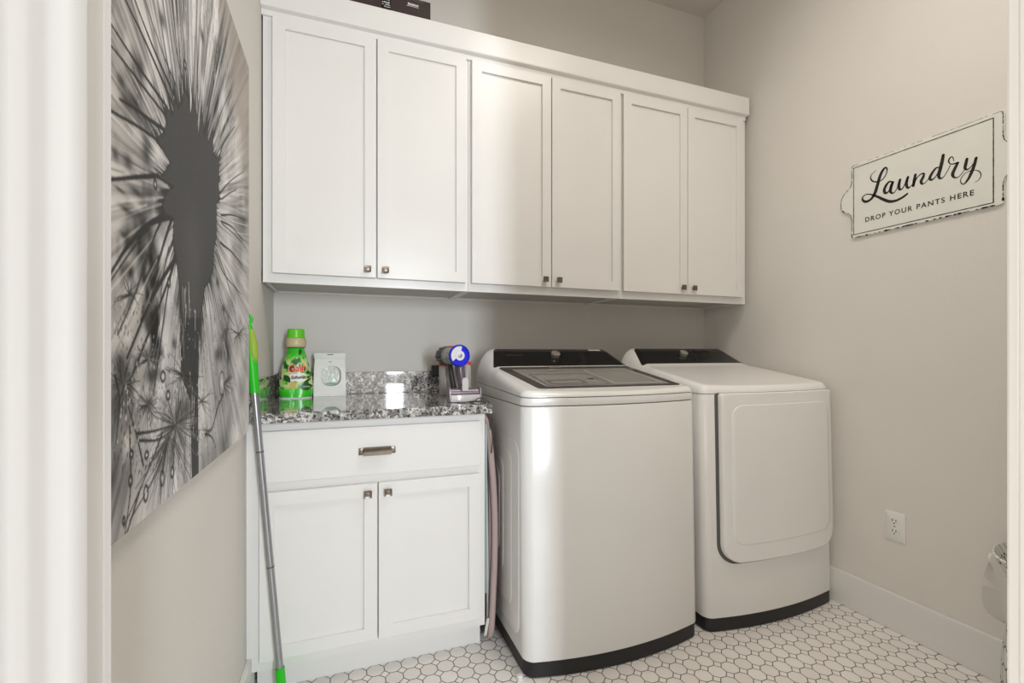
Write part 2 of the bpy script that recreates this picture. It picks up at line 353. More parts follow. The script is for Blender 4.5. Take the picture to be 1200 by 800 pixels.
# ------------------------------------------------------------ appliances
def interp(t, tab):
    for (a, va), (c, vc) in zip(tab, tab[1:]):
        if t <= c: k = max(0, (t-a)/(c-a)); k = k; return va+(vc-va)*k
    return tab[-1][1]
class Shell:
    def __init__(s, x0, x1, yf, yb, bulge, rc, rb=.03, lean=.022):
        s.xc = (x0+x1)/2; s.hw = (x1-x0)/2; s.yf = yf; s.yb = yb; s.b = bulge; s.rc = rc; s.rb = rb; s.lean = lean
        s.ts = sorted(set([round(1-math.cos(k/10*PI/2), 5)*rc/(yb-yf) for k in range(11)]+list(np.linspace(rc/(yb-yf), 1-rb/(yb-yf), 44))+[1-round(1-math.cos(k/8*PI/2), 5)*rb/(yb-yf) for k in range(9)]))
        s.ts = [t for i, t in enumerate(s.ts) if i == 0 or t-s.ts[i-1] > 1e-5]
        n = 30; e = []
        for k in range(13): e.append(-1+.30*(1-math.cos(k/12*PI/2)) if k else -1)
        s.ss = sorted(set([round(q, 5) for q in e]+[round(q, 5) for q in np.linspace(-.7, .7, n)]+[round(-q, 5) for q in e]))
    def hwt(s, t, off=0):
        d = t*(s.yb-s.yf); r = s.rc
        h = s.hw
        if d < r: h = s.hw-r+math.sqrt(max(0, r*r-(r-d)**2))
        d2 = (1-t)*(s.yb-s.yf)
        if d2 < s.rb: h = s.hw-s.rb+math.sqrt(max(0, s.rb**2-(s.rb-d2)**2))
        return h-off
    def front(s, x, z=None):
        q = (x-s.xc)/s.hw; y = s.yf-s.b*(1-q*q)
        if z is not None: y -= s.lean*(1-min(z, .95)/.95)
        return y
    def pt(s, sq, t, off=0):
        x = s.xc+sq*s.hwt(t, off); yf = s.front(x)+off; return x, yf+t*(s.yb-off-yf)
    def loop(s, off=0):
        out = [(s.pt(q, 0, off), 0) for q in s.ss]+[(s.pt(1, t, off), t) for t in s.ts[1:]]
        out += [(s.pt(q, 1, off), 1) for q in s.ss[::-1][1:]]+[(s.pt(-1, t, off), t) for t in s.ts[::-1][1:-1]]
        return out
    def wall(s, bm, z0, z1, off=0, bev=0, cap=False):
        Z = lambda z, t: z(t) if callable(z) else z
        lv = [(off+bev, lambda t: Z(z0, t)), (off+bev*.3, lambda t: Z(z0, t)+bev*.3), (off, lambda t: Z(z0, t)+bev), (off, lambda t: Z(z1, t)-bev), (off+bev*.3, lambda t: Z(z1, t)-bev*.3), (off+bev, lambda t: Z(z1, t))] if bev else [(off, lambda t: Z(z0, t)), (off, lambda t: Z(z1, t))]
        loops = []
        for of, zf in lv:
            l = []
            for (x, y), t in s.loop(of):
                z = zf(t); l.append((x, y-s.lean*(1-min(z, .95)/.95)*(1-t), z))
            loops.append(l)
        loop_strip(bm, loops, cap0=cap, cap1=cap)
    def top(s, bm, H, zskirt):
        g = []
        for t in s.ts:
            row = []
            for q in s.ss:
                x, y = s.pt(q, t); row.append(bm.verts.new((x, y, H(x, y, t))))
            g.append(row)
        for i in range(len(g)-1):
            for j in range(len(g[0])-1): bm.faces.new((g[i][j], g[i][j+1], g[i+1][j+1], g[i+1][j]))
def make_H(sh, prof, zedge, rx, ry=.022):
    def H(x, y, t=None):
        if t is None: yf = sh.front(x); t = min(1, max(0, (y-yf)/(sh.yb-yf)))
        top = interp(y, prof); ze = zedge(t)
        dx = sh.hwt(t)-abs(x-sh.xc); dyf = t*(sh.yb-sh.front(x)); dyb = (1-t)*(sh.yb-sh.yf)
        f = 1
        for d, r in ((dx, rx(t)), (dyf, ry), (dyb, .02)):
            if d < r: f *= math.sqrt(max(0, 1-(1-d/r)**2))
        return ze+(top-ze)*f
    return H
def patch(bm, H, ql, rad, off, nx=40, ny=24, rim=.0012):
    # ql: (xl0,xr0,y0) front edge, (xl1,xr1,y1) back edge on the surface H, corners rounded
    (a0, c0, y0), (a1, c1, y1) = ql
    ys = sorted(set(list(np.linspace(y0, y1, ny))+[y0+rad*(1-math.cos(k/7*PI/2)) for k in range(8)]+[y1-rad*(1-math.cos(k/7*PI/2)) for k in range(8)]))
    g = []; rim_ = []
    for y in ys:
        t = (y-y0)/(y1-y0); xl, xr = a0+(a1-a0)*t, c0+(c1-c0)*t
        d = min(y-y0, y1-y); k = rad-math.sqrt(max(0, rad*rad-(rad-d)**2)) if d < rad else 0
        row = []
        for i in range(nx+1):
            x = xl+k+(xr-xl-2*k)*i/nx; row.append(bm.verts.new((x, y, H(x, y)+off)))
        g.append(row)
    for i in range(len(g)-1):
        for j in range(nx): bm.faces.new((g[i][j], g[i][j+1], g[i+1][j+1], g[i+1][j]))
    edge = g[0]+[r[-1] for r in g[1:]]+g[-1][::-1][1:]+[r[0] for r in g[::-1][1:-1]]
    low = [bm.verts.new((v.co.x, v.co.y, v.co.z-off-rim)) for v in edge]
    for k in range(len(edge)): bm.faces.new((edge[k], edge[(k+1) % len(edge)], low[(k+1) % len(edge)], low[k]))
def dial(x, y, H, parent, r=.0215):
    n = Vector((0, -(H(x, y+.01)-H(x, y-.01))/.02, 1)).normalized()
    b = BM(); c = Vector((x, y, H(x, y)+.001)); R = n.to_track_quat('Z', 'Y').to_matrix()
    b2 = BM(); lathe(b2, (0, 0, 0), [(r*.92, 0), (r*.95, .010), (r, .013), (r, .016), (r*.94, .018), (r*.7, .0172), (.001, .017)], 40)
    for v in b2.verts: v.co = c+R@v.co
    join(b, b2); o = obj('control_dial', b, DIALM, parent, smooth=True, angle=30)
    return o
def plate_on(name, H, x0, x1, y0, y1, m, parent, off):
    b = BM(); patch(b, H, ((x0, x1, y0), (x0, x1, y1)), min(.002, (y1-y0)/2.2), off, nx=6, ny=4); return obj(name, b, m, parent)

# washer
W = Shell(.575, 1.302, 1.470, 2.085, .046, .032)
t = thing('washing_machine', 'white top-loading washer with tinted glass lid, beside the base cabinet', 'washing machine', (.94, 1.78, 0))
wz = lambda q: .947+.022*min(1, q)
wprof = [(1.40, .960), (1.45, .964), (1.85, 1.030), (1.885, 1.040), (1.91, 1.052), (2.00, 1.102), (2.035, 1.115), (2.06, 1.117), (2.1, 1.114)]
HW = make_H(W, wprof, wz, lambda q: .028+.060*max(0, min(1, (q-.55)/.3)))
b = BM(); W.wall(b, .055, .9145, 0, .004); obj('body', b, ENAMEL, t, smooth=True, angle=50)
b = BM(); W.wall(b, .90, lambda q: wz(q)+.004, .0035); obj('seam', b, SEAM, t, smooth=True)
b = BM(); W.wall(b, .9175, lambda q: wz(q)-.0028, 0, .0025); obj('top_band', b, ENAMEL, t, smooth=True, angle=50)
b = BM(); W.top(b, HW, .95); obj('top_cover', b, ENAMEL, t, smooth=True)
b = BM(); W.wall(b, .004, .0545, .004, 0, cap=True); obj('plinth', b, PLINTH, t, smooth=True, angle=60)
for fx, fy in ((.62, 1.50), (1.25, 1.50), (.62, 2.03), (1.25, 2.03)):
    b = BM(); lathe(b, (fx, fy, 0), [(.018, 0), (.018, .003), (.010, .0045)], 16); obj('foot', b, BLACK, t)
b = BM(); patch(b, HW, ((.602, 1.268, 1.885), (.650, 1.226, 2.034)), .016, .0016); cp = obj('control_panel', b, BLACKG, t, smooth=True, angle=40)
dial(.929, 1.965, HW, cp)
plate_on('display_slot', HW, 1.035, 1.13, 1.992, 2.006, HOLE, cp, .0022)
plate_on('sticker', HW, 1.135, 1.200, 2.014, 2.028, WPLAS, cp, .0024)
def on_surface(o, H, off):
    for v in o.data.vertices: v.co.z = H(v.co.x, v.co.y)+off
o = text_mesh('SAMSUNG', .0075, mat('panel_lettering', (120, 118, 116), .5), 'brand_lettering', cp, (.690, 1.968, 1.2), (1, 0, 0), (0, 1, 0), width=.078, space=1.3); on_surface(o, HW, .0022)
b = BM(); patch(b, HW, ((.648, 1.262, 1.500), (.618, 1.262, 1.872)), .018, .0014); lid = obj('lid', b, GLASSF, t, smooth=True, angle=40)
b = BM(); patch(b, HW, ((.685, 1.225, 1.524), (.665, 1.215, 1.835)), .012, .0022); pane = obj('lid_pane', b, GLASSP, lid, smooth=True, angle=40)
LG = mat('drawer_outline_grey', (200, 198, 194), .3); MG = mat('drawer_dark_grey', (104, 102, 99), .3)  # light and dark grey for the drawer and tub lines on the pane
def ring_on(x0, x1, y0, y1, wd, m, name, par, off):
    b = BM()
    for c in ((x0, x1, y0, y0+wd), (x0, x1, y1-wd, y1), (x0, x0+wd, y0+wd, y1-wd), (x1-wd, x1, y0+wd, y1-wd)):
        vs = [b.verts.new((x, y, HW(x, y)+off)) for x, y in ((c[0], c[2]), (c[1], c[2]), (c[1], c[3]), (c[0], c[3]))]; b.faces.new(vs)
    return obj(name, b, m, par)
ring_on(.700, .965, 1.535, 1.73, .006, MG, 'detergent_drawer', pane, .0027)
ring_on(.725, .875, 1.555, 1.625, .010, MG, 'drawer_grip', pane, .0027)
ring_on(.985, 1.205, 1.545, 1.80, .005, LG, 'tub_rim', pane, .0027)
b = BM(); lathe(b, (.930, 1.64, HW(.93, 1.64)+.0024), [(.016, 0), (.016, .0006)], 20); obj('softener_cap', b, MG, pane)
b = BM(); box(b, .845, .905, 1.845, 1.868, HW(.83, 1.85)-.002, HW(.83, 1.868)+.004, r=.003); obj('lid_back_tab', b, CHROME, lid, smooth=True, angle=30)  # small nickel tab at the rear edge of the lid
# pressed steps in the side panel
b = BM()
for i, (y0, y1, z0, z1, r) in enumerate(((1.505, 2.03, .10, .79, .06), (1.575, 1.99, .17, .745, .055), (1.66, 1.95, .27, .70, .05), (1.70, 1.92, .33, .66, .05))):
    h = .0022*(i+1)
    o_ = rrect(y0, y1, z0, z1, r, 8); i_ = rrect(y0+.008, y1-.008, z0+.008, z1-.008, r-.006, 8)
    loop_strip(b, [[(.5755, y, z) for y, z in o_], [(.575-h+.0005, y, z) for y, z in rrect(y0+.003, y1-.003, z0+.003, z1-.003, r-.002, 8)], [(.575-h, y, z) for y, z in i_]], cap1=True)
obj('pressed_side_panel', b, ENAMEL, t, smooth=True, angle=50)

# dryer
D = Shell(1.337, 2.042, 1.468, 2.085, .038, .030)
t = thing('clothes_dryer', 'white front-loading dryer in the corner beside the outlet wall', 'dryer', (1.69, 1.78, 0))
dz = lambda q: .938+.03*min(1, q)
dprof = [(1.40, .964), (1.47, .968), (1.86, 1.032), (1.895, 1.043), (1.92, 1.056), (2.00, 1.104), (2.035, 1.119), (2.06, 1.122), (2.1, 1.12)]
HD = make_H(D, dprof, dz, lambda q: .03+.060*max(0, min(1, (q-.55)/.3)), .028)
b = BM(); D.wall(b, .055, .9345, 0, .003); obj('body', b, ENAMEL, t, smooth=True, angle=50)
b = BM(); D.wall(b, .92, lambda q: dz(q)+.003, .0035); obj('seam', b, SEAM, t, smooth=True)
b = BM(); D.wall(b, .9365, lambda q: dz(q), 0, 0); D.top(b, HD, .95); bmesh.ops.remove_doubles(b, verts=b.verts, dist=.0002); obj('top_cover', b, ENAMEL, t, smooth=True, angle=60)
b = BM(); D.wall(b, .004, .0545, .004, 0, cap=True); obj('plinth', b, PLINTH, t, smooth=True, angle=60)
for fx, fy in ((1.39, 1.50), (1.98, 1.50), (1.39, 2.03), (1.98, 2.03)):
    b = BM(); lathe(b, (fx, fy, 0), [(.018, 0), (.018, .003), (.010, .0045)], 16); obj('foot', b, BLACK, t)
b = BM(); patch(b, HD, ((1.365, 2.010, 1.90), (1.408, 1.975, 2.036)), .015, .0016); cp = obj('control_panel', b, BLACKG, t, smooth=True, angle=40)
dial(1.668, 1.972, HD, cp)
plate_on('display_slot', HD, 1.757, 1.865, 1.992, 2.006, HOLE, cp, .0022)
def front_patch(bm, sh, loop, off, zs):
    # fills a closed (x,z) outline on the bulged front; rows share x spacing
    pass
def front_plate(name, sh, x0, x1, z0, z1, rb, rt, m, parent, off, thick, edge=.004):
    b = BM(); zs = sorted(set([z0+rb*(1-math.cos(k/10*PI/2)) for k in range(11)]+list(np.linspace(z0+rb, z1-rt, 14))+[z1-rt*(1-math.cos(k/5*PI/2)) for k in range(6)]))
    g = []
    for z in zs:
        k = 0
        if z-z0 < rb: k = rb-math.sqrt(max(0, rb*rb-(rb-(z-z0))**2))
        if z1-z < rt: k = rt-math.sqrt(max(0, rt*rt-(rt-(z1-z))**2))
        row = []
        for i in range(33):
            x = x0+k+(x1-x0-2*k)*i/32; row.append((x, z))
        g.append(row)
    def dist(x, z): return min(x-x0, x1-x, z-z0, z1-z)
    V = [[b.verts.new((x, sh.front(x, z)-off, z)) for x, z in row] for row in g]
    for i in range(len(V)-1):
        for j in range(32): b.faces.new((V[i][j], V[i][j+1], V[i+1][j+1], V[i+1][j]))
    E = V[0]+[r[-1] for r in V[1:]]+V[-1][::-1][1:]+[r[0] for r in V[::-1][1:-1]]
    xc, zc = (x0+x1)/2, (z0+z1)/2
    mids = [b.verts.new((v.co.x+(edge*.3 if v.co.x > xc else -edge*.3), v.co.y+edge*.3, v.co.z+(edge*.3 if v.co.z > zc else -edge*.3))) for v in E]
    outs = [b.verts.new((v.co.x+(edge*.5 if v.co.x > xc else -edge*.5), v.co.y+edge, v.co.z+(edge*.5 if v.co.z > zc else -edge*.5))) for v in E]
    back = [b.verts.new((v.co.x, v.co.y+max(.001, thick-edge), v.co.z)) for v in outs]
    n = len(E)
    for A, Bq in ((E, mids), (mids, outs), (outs, back)):
        for k in range(n): b.faces.new((A[k], A[(k+1) % n], Bq[(k+1) % n], Bq[k]))
    return obj(name, b, m, parent, smooth=True, angle=50)
front_plate('door_recess', D, 1.386, 2.020, .262, .951-.012, .085, .012, SEAM, t, .0016, .003, .001)
dd = front_plate('door', D, 1.402, 2.014, .276, .9355, .075, .012, ENAMEL, t, .024, .0225, .006)
front_plate('door_inner_face', D, 1.440, 1.985, .345, .890, .05, .05, ENAMEL, dd, .0262, .0035, .005)

# ------------------------------------------------------------ laundry sign on the right wall
XS = XR-.0005; TH = .008; xs = XS-TH
SIGNW = mat('distressed_white_enamel', (222, 223, 216), .45, noise=.05, nscale=14)
t = thing('laundry_sign', 'white distressed metal Laundry sign with black script lettering on the right wall', 'sign', (XS, 1.13, 1.745))
y0, y1, z0, z1, zc = .885, 1.375, 1.588, 1.900, 1.7455
def sign_outline(g=0):
    A = [(y1-.012+g*0, z1-g)]
    half = [(y1-.012, z1-g), (y1-.003-g*.6, z1-.003-g*.6), (y1-g, z1-.014), (y1-g, zc+.085), (y1+.004-g, zc+.068), (y1+.016-g, zc+.055), (y1+.032-g, zc+.042), (y1+.043-g, zc+.025), (y1+.047-g, zc+.004),
            (y1+.045-g, zc-.016), (y1+.036-g, zc-.032), (y1+.022-g, zc-.042), (y1+.010-g, zc-.048), (y1+.003-g, zc-.058), (y1-g, zc-.075), (y1-g, z0+.014), (y1-.003-g*.6, z0+.003+g*.6), (y1-.012, z0+g)]
    m = y0+y1
    other = [(m-y, 2*zc-z) for y, z in half]
    return half+other
ol = sign_outline()
b = BM(); loop_strip(b, [[(XS, y, z) for y, z in ol], [(xs+.0015, y, z) for y, z in ol], [(xs, y, z) for y, z in sign_outline(.0015)]], cap0=True, cap1=True)
obj('plate', b, SIGNW, t)
random.seed(3)
def ribbon(bm, pts, ws, x):
    n = len(pts)
    L, R = [], []
    for i, p in enumerate(pts):
        a = pts[max(0, i-1)]; c = pts[min(n-1, i+1)]; d = np.array([c[0]-a[0], c[1]-a[1]]); d = d/(np.linalg.norm(d)+1e-9); q = np.array([-d[1], d[0]])*ws[i]/2
        L.append(bm.verts.new((x, p[0]+q[0], p[1]+q[1]))); R.append(bm.verts.new((x, p[0]-q[0], p[1]-q[1])))
    for i in range(n-1): bm.faces.new((L[i], L[i+1], R[i+1], R[i]))
    for k in (0, n-1):
        c = pts[k]; bm.faces.new([bm.verts.new((x, c[0]+ws[k]/2*math.cos(a*PI/5), c[1]+ws[k]/2*math.sin(a*PI/5))) for a in range(10)])
# worn dark edge and border line
b = BM()
edge = sign_outline(.0022)
for i in range(len(edge)):
    p, q = edge[i], edge[(i+1) % len(edge)]; Ln = math.dist(p, q); k = max(1, int(Ln/.006))
    for j in range(k):
        low = (p[1] < z0+.02) or (p[1]+q[1])/2 < z0+.02
        top_ = min(p[1], q[1]) > z1-.01 and k > 4
        if random.random() < (.45 if low else .35 if top_ else .15): continue
        a = (p[0]+(q[0]-p[0])*j/k, p[1]+(q[1]-p[1])*j/k); c = (p[0]+(q[0]-p[0])*(j+1)/k, p[1]+(q[1]-p[1])*(j+1)/k)
        w_ = random.uniform(.0012, .0036 if not top_ else .0018) * (1.9 if low and random.random() < .5 else 1)
        ribbon(b, [a, c], [w_, w_*random.uniform(.5, 1)], xs-.0003)
obj('worn_edge', b, INK, t)
b = BM(); by0, by1, bz0, bz1 = .9115, 1.3655, 1.603, 1.887; bw = .0030
for p, q in (((by0, bz0), (by1, bz0)), ((by1, bz0), (by1, bz1)), ((by1, bz1), (by0, bz1)), ((by0, bz1), (by0, bz0))):
    n = 30; pts = [(p[0]+(q[0]-p[0])*k/n, p[1]+(q[1]-p[1])*k/n) for k in range(n+1)]; ribbon(b, pts, [bw*random.uniform(.85, 1.25) for _ in pts], xs-.0004)
obj('border_line', b, INK, t)
A_ = lambda x, y: (1000+x/10, 170+y/10)
B_ = lambda x, y: (1070+x/11.43, 160+y/11.43)
strokes = [
 (A_, [(268,295,4),(215,345,8),(204,390,12),(232,424,14),(290,428,13),(345,400,11),(385,340,11),(397,285,13),(376,264,20),(340,305,30),(308,380,32),(280,480,34),(250,570,34),(205,635,26),(150,662,28),(112,645,22),(112,605,12),(158,576,9),(215,580,13),(280,602,24),(350,635,30),(425,660,32),(500,650,28),(580,610,25),(632,570,22)]),
 (A_, [(462,432,12),(420,430,20),(380,480,28),(362,535,30),(385,562,24),(425,525,14),(460,445,14)]),
 (A_, [(462,435,28),(440,500,32),(438,548,28),(470,562,14),(505,520,9),(545,430,9)]),
 (A_, [(548,405,26),(534,470,32),(545,518,26),(582,500,12),(630,400,12)]),
 (A_, [(640,375,26),(622,450,32),(640,500,24),(680,475,10),(728,400,9)]),
 (B_, [(32,510,32),(18,580,38),(4,660,32)]),
 (B_, [(12,630,14),(60,545,14),(115,498,18),(146,500,26),(135,545,34),(110,595,38),(120,632,26),(160,618,12),(222,550,10)]),
 (B_, [(352,410,14),(305,425,26),(255,490,34),(225,555,36),(250,580,26),(300,540,14),(350,455,12)]),
 (B_, [(405,248,38),(390,330,44),(366,430,46),(345,515,42),(362,560,26),(410,540,12),(455,470,10),(500,385,10)]),
 (B_, [(548,325,10),(532,276,12),(500,280,18),(477,325,18),(495,362,14),(540,366,16),(600,350,28)]),
 (B_, [(600,352,32),(565,420,40),(532,500,42),(550,545,26),(600,545,12),(650,500,10),(700,430,10)]),
 (B_, [(722,300,36),(706,370,42),(698,425,36),(730,440,20),(785,395,12),(835,310,12)]),
 (B_, [(845,285,36),(822,380,42),(785,475,42),(745,560,34),(690,630,18),(648,625,14),(640,575,11),(690,500,10),(770,458,10),(850,450,10),(900,478,13),(908,530,12),(875,585,8),(828,610,4)])]
b = BM()
for fn, pl in strokes:
    sc = 10 if fn is A_ else 11.43
    P = spline(pl, 8); pts = []; ws = []
    for u, v, wd in P:
        uu, vv = fn(u, v); pts.append(on_x(uu, vv, xs))
        # width measured in photo pixels, scaled to metres at that depth
        pts_d = on_x(uu+.5, vv, xs)[0]-on_x(uu-.5, vv, xs)[0]
        ws.append(max(4, wd*1.15)/sc*abs(pts_d)*1.0)
    ribbon(b, pts, ws, xs-.0005)
obj('script_lettering', b, INK, t)
p0 = on_x(1014, 259.2, xs); p1 = on_x(1141.5, 229.4, xs)
text_mesh('DROP YOUR PANTS HERE', .0195, INK, 'capital_lettering', t, (xs, p0[0], (p0[1]+p1[1])/2), (0, -1, 0), (0, 0, 1), depth=.0005, width=p0[0]-p1[0], space=1.25, bold=.018)

# ------------------------------------------------------------ outlet on the right wall
t = thing('power_outlet', 'white duplex power outlet plate low on the right wall beside the dryer', 'outlet', (XR, 1.21, .41))
b = BM(); ol = rrect(1.1745, 1.2465, .354, .468, .004, 4); il = rrect(1.1785, 1.2425, .358, .464, .003, 4)
loop_strip(b, [[(XR-.0002, y, z) for y, z in ol], [(XR-.0035, y, z) for y, z in ol], [(XR-.0058, y, z) for y, z in il]], cap0=True, cap1=True); obj('cover_plate', b, WPLAS, t, smooth=True, angle=40)
for cz in (.4315, .3905):
    b = BM(); pts = [(1.2105+.0165*math.cos(a*PI/16), cz+min(.0135, max(-.0135, .0165*math.sin(a*PI/16)))) for a in range(32)]
    loop_strip(b, [[(XR-.0057, y, z) for y, z in pts], [(XR-.0078, y, z) for y, z in pts]], cap1=True); s_ = obj('socket', b, WPLAS, t)
    b = BM()
    box(b, XR-.0083, XR-.0077, 1.2155, 1.2180, cz-.001, cz+.0085); box(b, XR-.0083, XR-.0077, 1.2030, 1.2055, cz-.001, cz+.0075); lathe(b, (XR-.0083, 1.2105, cz-.0075), [(.0026, 0), (.0026, .0006)], 10, ax='x')
    obj('slots', b, HOLE, s_)
b = BM(); lathe(b, (XR-.0066, 1.2105, .411), [(.0028, 0), (.0032, .001)], 12, ax='x'); obj('screw', b, CHROME, t)

# ------------------------------------------------------------ dandelion canvas on the left wall
t = thing('canvas_print', 'large black and white dandelion seed head canvas on the left wall', 'wall art', (XL, .98, 1.39))
CX = -.2505; cy0, cy1, cz0, cz1 = .470, 1.490, .878, 1.905
bxo('stretched_canvas_body', (XL+.0008, CX-.0006, cy0, cy1, cz0, cz1), mat('canvas_edge', (186, 182, 176), .8, bump=.3, bscale=500), t, r=.002)
NY, NZ = 560, 640
rs = np.random.RandomState(5)
Yg, Zg = np.meshgrid(np.linspace(cy0, cy1, NY), np.linspace(cz0, cz1, NZ))
def vnoise(fy, fz, seed, Yc=None, Zc=None):
    r = np.random.RandomState(seed); Yc = Yg if Yc is None else Yc; Zc = Zg if Zc is None else Zc
    a = Yc*fy; c = Zc*fz; i = np.floor(a).astype(int); j = np.floor(c).astype(int); fa = a-i; fc = c-j; fa = fa*fa*(3-2*fa); fc = fc*fc*(3-2*fc)
    T = r.rand(256, 256); g = lambda p, q: T[p % 256, q % 256]
    return (g(i, j)*(1-fa)+g(i+1, j)*fa)*(1-fc)+(g(i, j+1)*(1-fa)+g(i+1, j+1)*fa)*fc
PX = lambda u, v: on_x(u, v, CX)
ccy, ccz = PX(224, 232)
ang = np.arctan2(Zg-ccz, Yg-ccy); rad = np.hypot(Yg-ccy, Zg-ccz)
img = np.full((NZ, NY), .50)
up = np.clip((Zg-ccz)/.30, 0, 1)
streak = vnoise(26, 6, 11, ang, rad)*.55+vnoise(70, 9, 12, ang, rad)*.45
img += (streak-.5)*.66*(.35+.65*np.clip(rad/.2, 0, 1))*(.45+.55*up)
img += (vnoise(9, 7, 1)-.5)*.34+(vnoise(24, 18, 2)-.5)*.2
mot = vnoise(14, 9, 21)*.5+vnoise(34, 22, 22)*.3+vnoise(80, 60, 23)*.2
lowz = np.clip((1.26-Zg)/.12, 0, 1)*np.clip((1.33-Yg)/.12, 0, 1)*np.clip((Zg-.92)/.1, 0, 1)
img -= np.clip(mot-.50, 0, 1)*2.6*lowz*.55
sidem = np.clip((ccy-.10-Yg)/.08, 0, 1)*np.clip((Zg-1.0)/.1, 0, 1)
img -= np.clip(mot-.52, 0, 1)*1.1*sidem
upm = np.clip((Zg-1.50)/.1, 0, 1)
st2 = vnoise(48, 3, 31, ang, rad)
img -= np.clip(st2-.55, 0, 1)*.9*upm
img += np.clip(.30-st2, 0, 1)*.5*upm
def blend(mask, val):
    global img
    img = img*(1-mask)+val*mask
def sl(y, z, r):
    j0 = max(0, int((y-r-cy0)/(cy1-cy0)*(NY-1))); j1 = min(NY, int((y+r-cy0)/(cy1-cy0)*(NY-1))+2)
    i0 = max(0, int((z-r-cz0)/(cz1-cz0)*(NZ-1))); i1 = min(NZ, int((z+r-cz0)/(cz1-cz0)*(NZ-1))+2)
    return slice(i0, i1), slice(j0, j1)
def line(pts, w0, w1, val=.10, soft=.0012, alpha=1):
    n = len(pts)-1
    for k in range(n):
        (a, c), (e, g) = pts[k], pts[k+1]; wa = w0+(w1-w0)*k/n; wb = w0+(w1-w0)*(k+1)/n
        r = math.hypot(e-a, g-c)/2+max(wa, wb)+4*soft; s_ = sl((a+e)/2, (c+g)/2, r)
        if s_[0].stop <= s_[0].start or s_[1].stop <= s_[1].start: continue
        y, z = Yg[s_], Zg[s_]; d2 = (e-a)**2+(g-c)**2+1e-12; tt = np.clip(((y-a)*(e-a)+(z-c)*(g-c))/d2, 0, 1)
        d = np.hypot(y-a-tt*(e-a), z-c-tt*(g-c)); wv = (wa+(wb-wa)*tt)/2
        m = np.clip((wv+soft-d)/(2*soft), 0, 1)*alpha; img[s_] = img[s_]*(1-m)+val*m
def pline(pts, w0, w1, **k): line([PX(*p) for p in pts], w0, w1, **k)
def blob(u, v, ru, rv, val=.12, alpha=.9, p=1.5):
    y, z = PX(u, v); ry = abs(PX(u+ru, v)[0]-y); rz = abs(PX(u, v+rv)[1]-z); s_ = sl(y, z, max(ry, rz)*2.2)
    d = np.hypot((Yg[s_]-y)/ry, (Zg[s_]-z)/rz); m = np.clip(np.exp(-(d**2)*p), 0, 1)*alpha; img[s_] = img[s_]*(1-m)+val*m
# fine radiating filaments, up and to both sides
for k in range(230):
    a = rs.uniform(-.3, PI+.35); r0 = rs.uniform(.05, .2); r1 = r0+rs.uniform(.12, .45); bend = rs.uniform(-.06, .06)
    pts = [(ccy+r*math.cos(a+bend*(r-r0)*4), ccz+r*math.sin(a+bend*(r-r0)*4)) for r in np.linspace(r0, r1, 6)]
    line(pts, rs.uniform(.0012, .003), rs.uniform(.0005, .0015), val=rs.choice([.16, .25, .3, .85, .88]), soft=rs.choice([.001, .0018, .004]), alpha=rs.uniform(.35, .8))
for k in range(60):
    a = rs.uniform(-PI*.9, -.1); r0 = rs.uniform(.15, .3); r1 = r0+rs.uniform(.1, .3)
    line([(ccy+r0*math.cos(a), ccz+r0*math.sin(a)), (ccy+r1*math.cos(a+.03), ccz+r1*math.sin(a+.03))], .0022, .001, val=rs.choice([.2, .3, .82]), soft=.0015, alpha=.6)
# feathery vein down the right
for k in range(420):
    tt = rs.rand(); u = 238+tt*46+rs.normal()*5*(1+tt); v = -10+tt*190+rs.normal()*10
    y, z = PX(u, v); a = rs.uniform(-2.4, -.7) if rs.rand() < .6 else rs.uniform(.8, 2.3); l = rs.uniform(.008, .035)
    line([(y, z), (y+l*.5*math.cos(a), z+l*math.sin(a))], .0016, .001, val=rs.choice([.12, .22, .3, .86]), soft=.0009, alpha=.75)
# blurred darks
for q in ((148,119,9,14),(190,23,5,12),(237,42,3,9),(142,95,6,10),(135,180,6,10),(150,190,8,14),(168,262,8,14),(160,225,10,6),(140,222,8,3),(171,175,6,20),(165,80,6,14),(147,245,9,5),(145,275,6,5),(173,374,7,17),(174,381,5,10),
          (174,415,6,7),(142,430,8,22),(150,450,7,18),(138,470,6,20),(204,402,3,8),(206,497,6,12),(174,475,7,7),(176,440,7,14),(255,415,4,10),(237,375,2.5,8),(255,331,2.5,8),(262,362,2.5,7),(218,480,10,20),(160,425,5,10),(190,250,8,10)):
    blob(*q, val=.10, alpha=.82)
blob(174, 411, 6, 8, val=.32, alpha=.8, p=2)
for q in ((150,55,5,20),(175,95,5,22),(208,40,2,12),(216,36,2,12),(160,155,9,12),(150,205,6,6),(185,180,5,14),(160,240,8,6),(190,290,6,14),(150,300,8,14),(196,350,5,14),(243,360,4,18),(150,395,6,10),(160,460,4,10),(237,100,3,16),(262,120,4,20),(150,520,8,18),(190,455,5,10)):
    blob(*q, val=.80, alpha=.6, p=1.3)
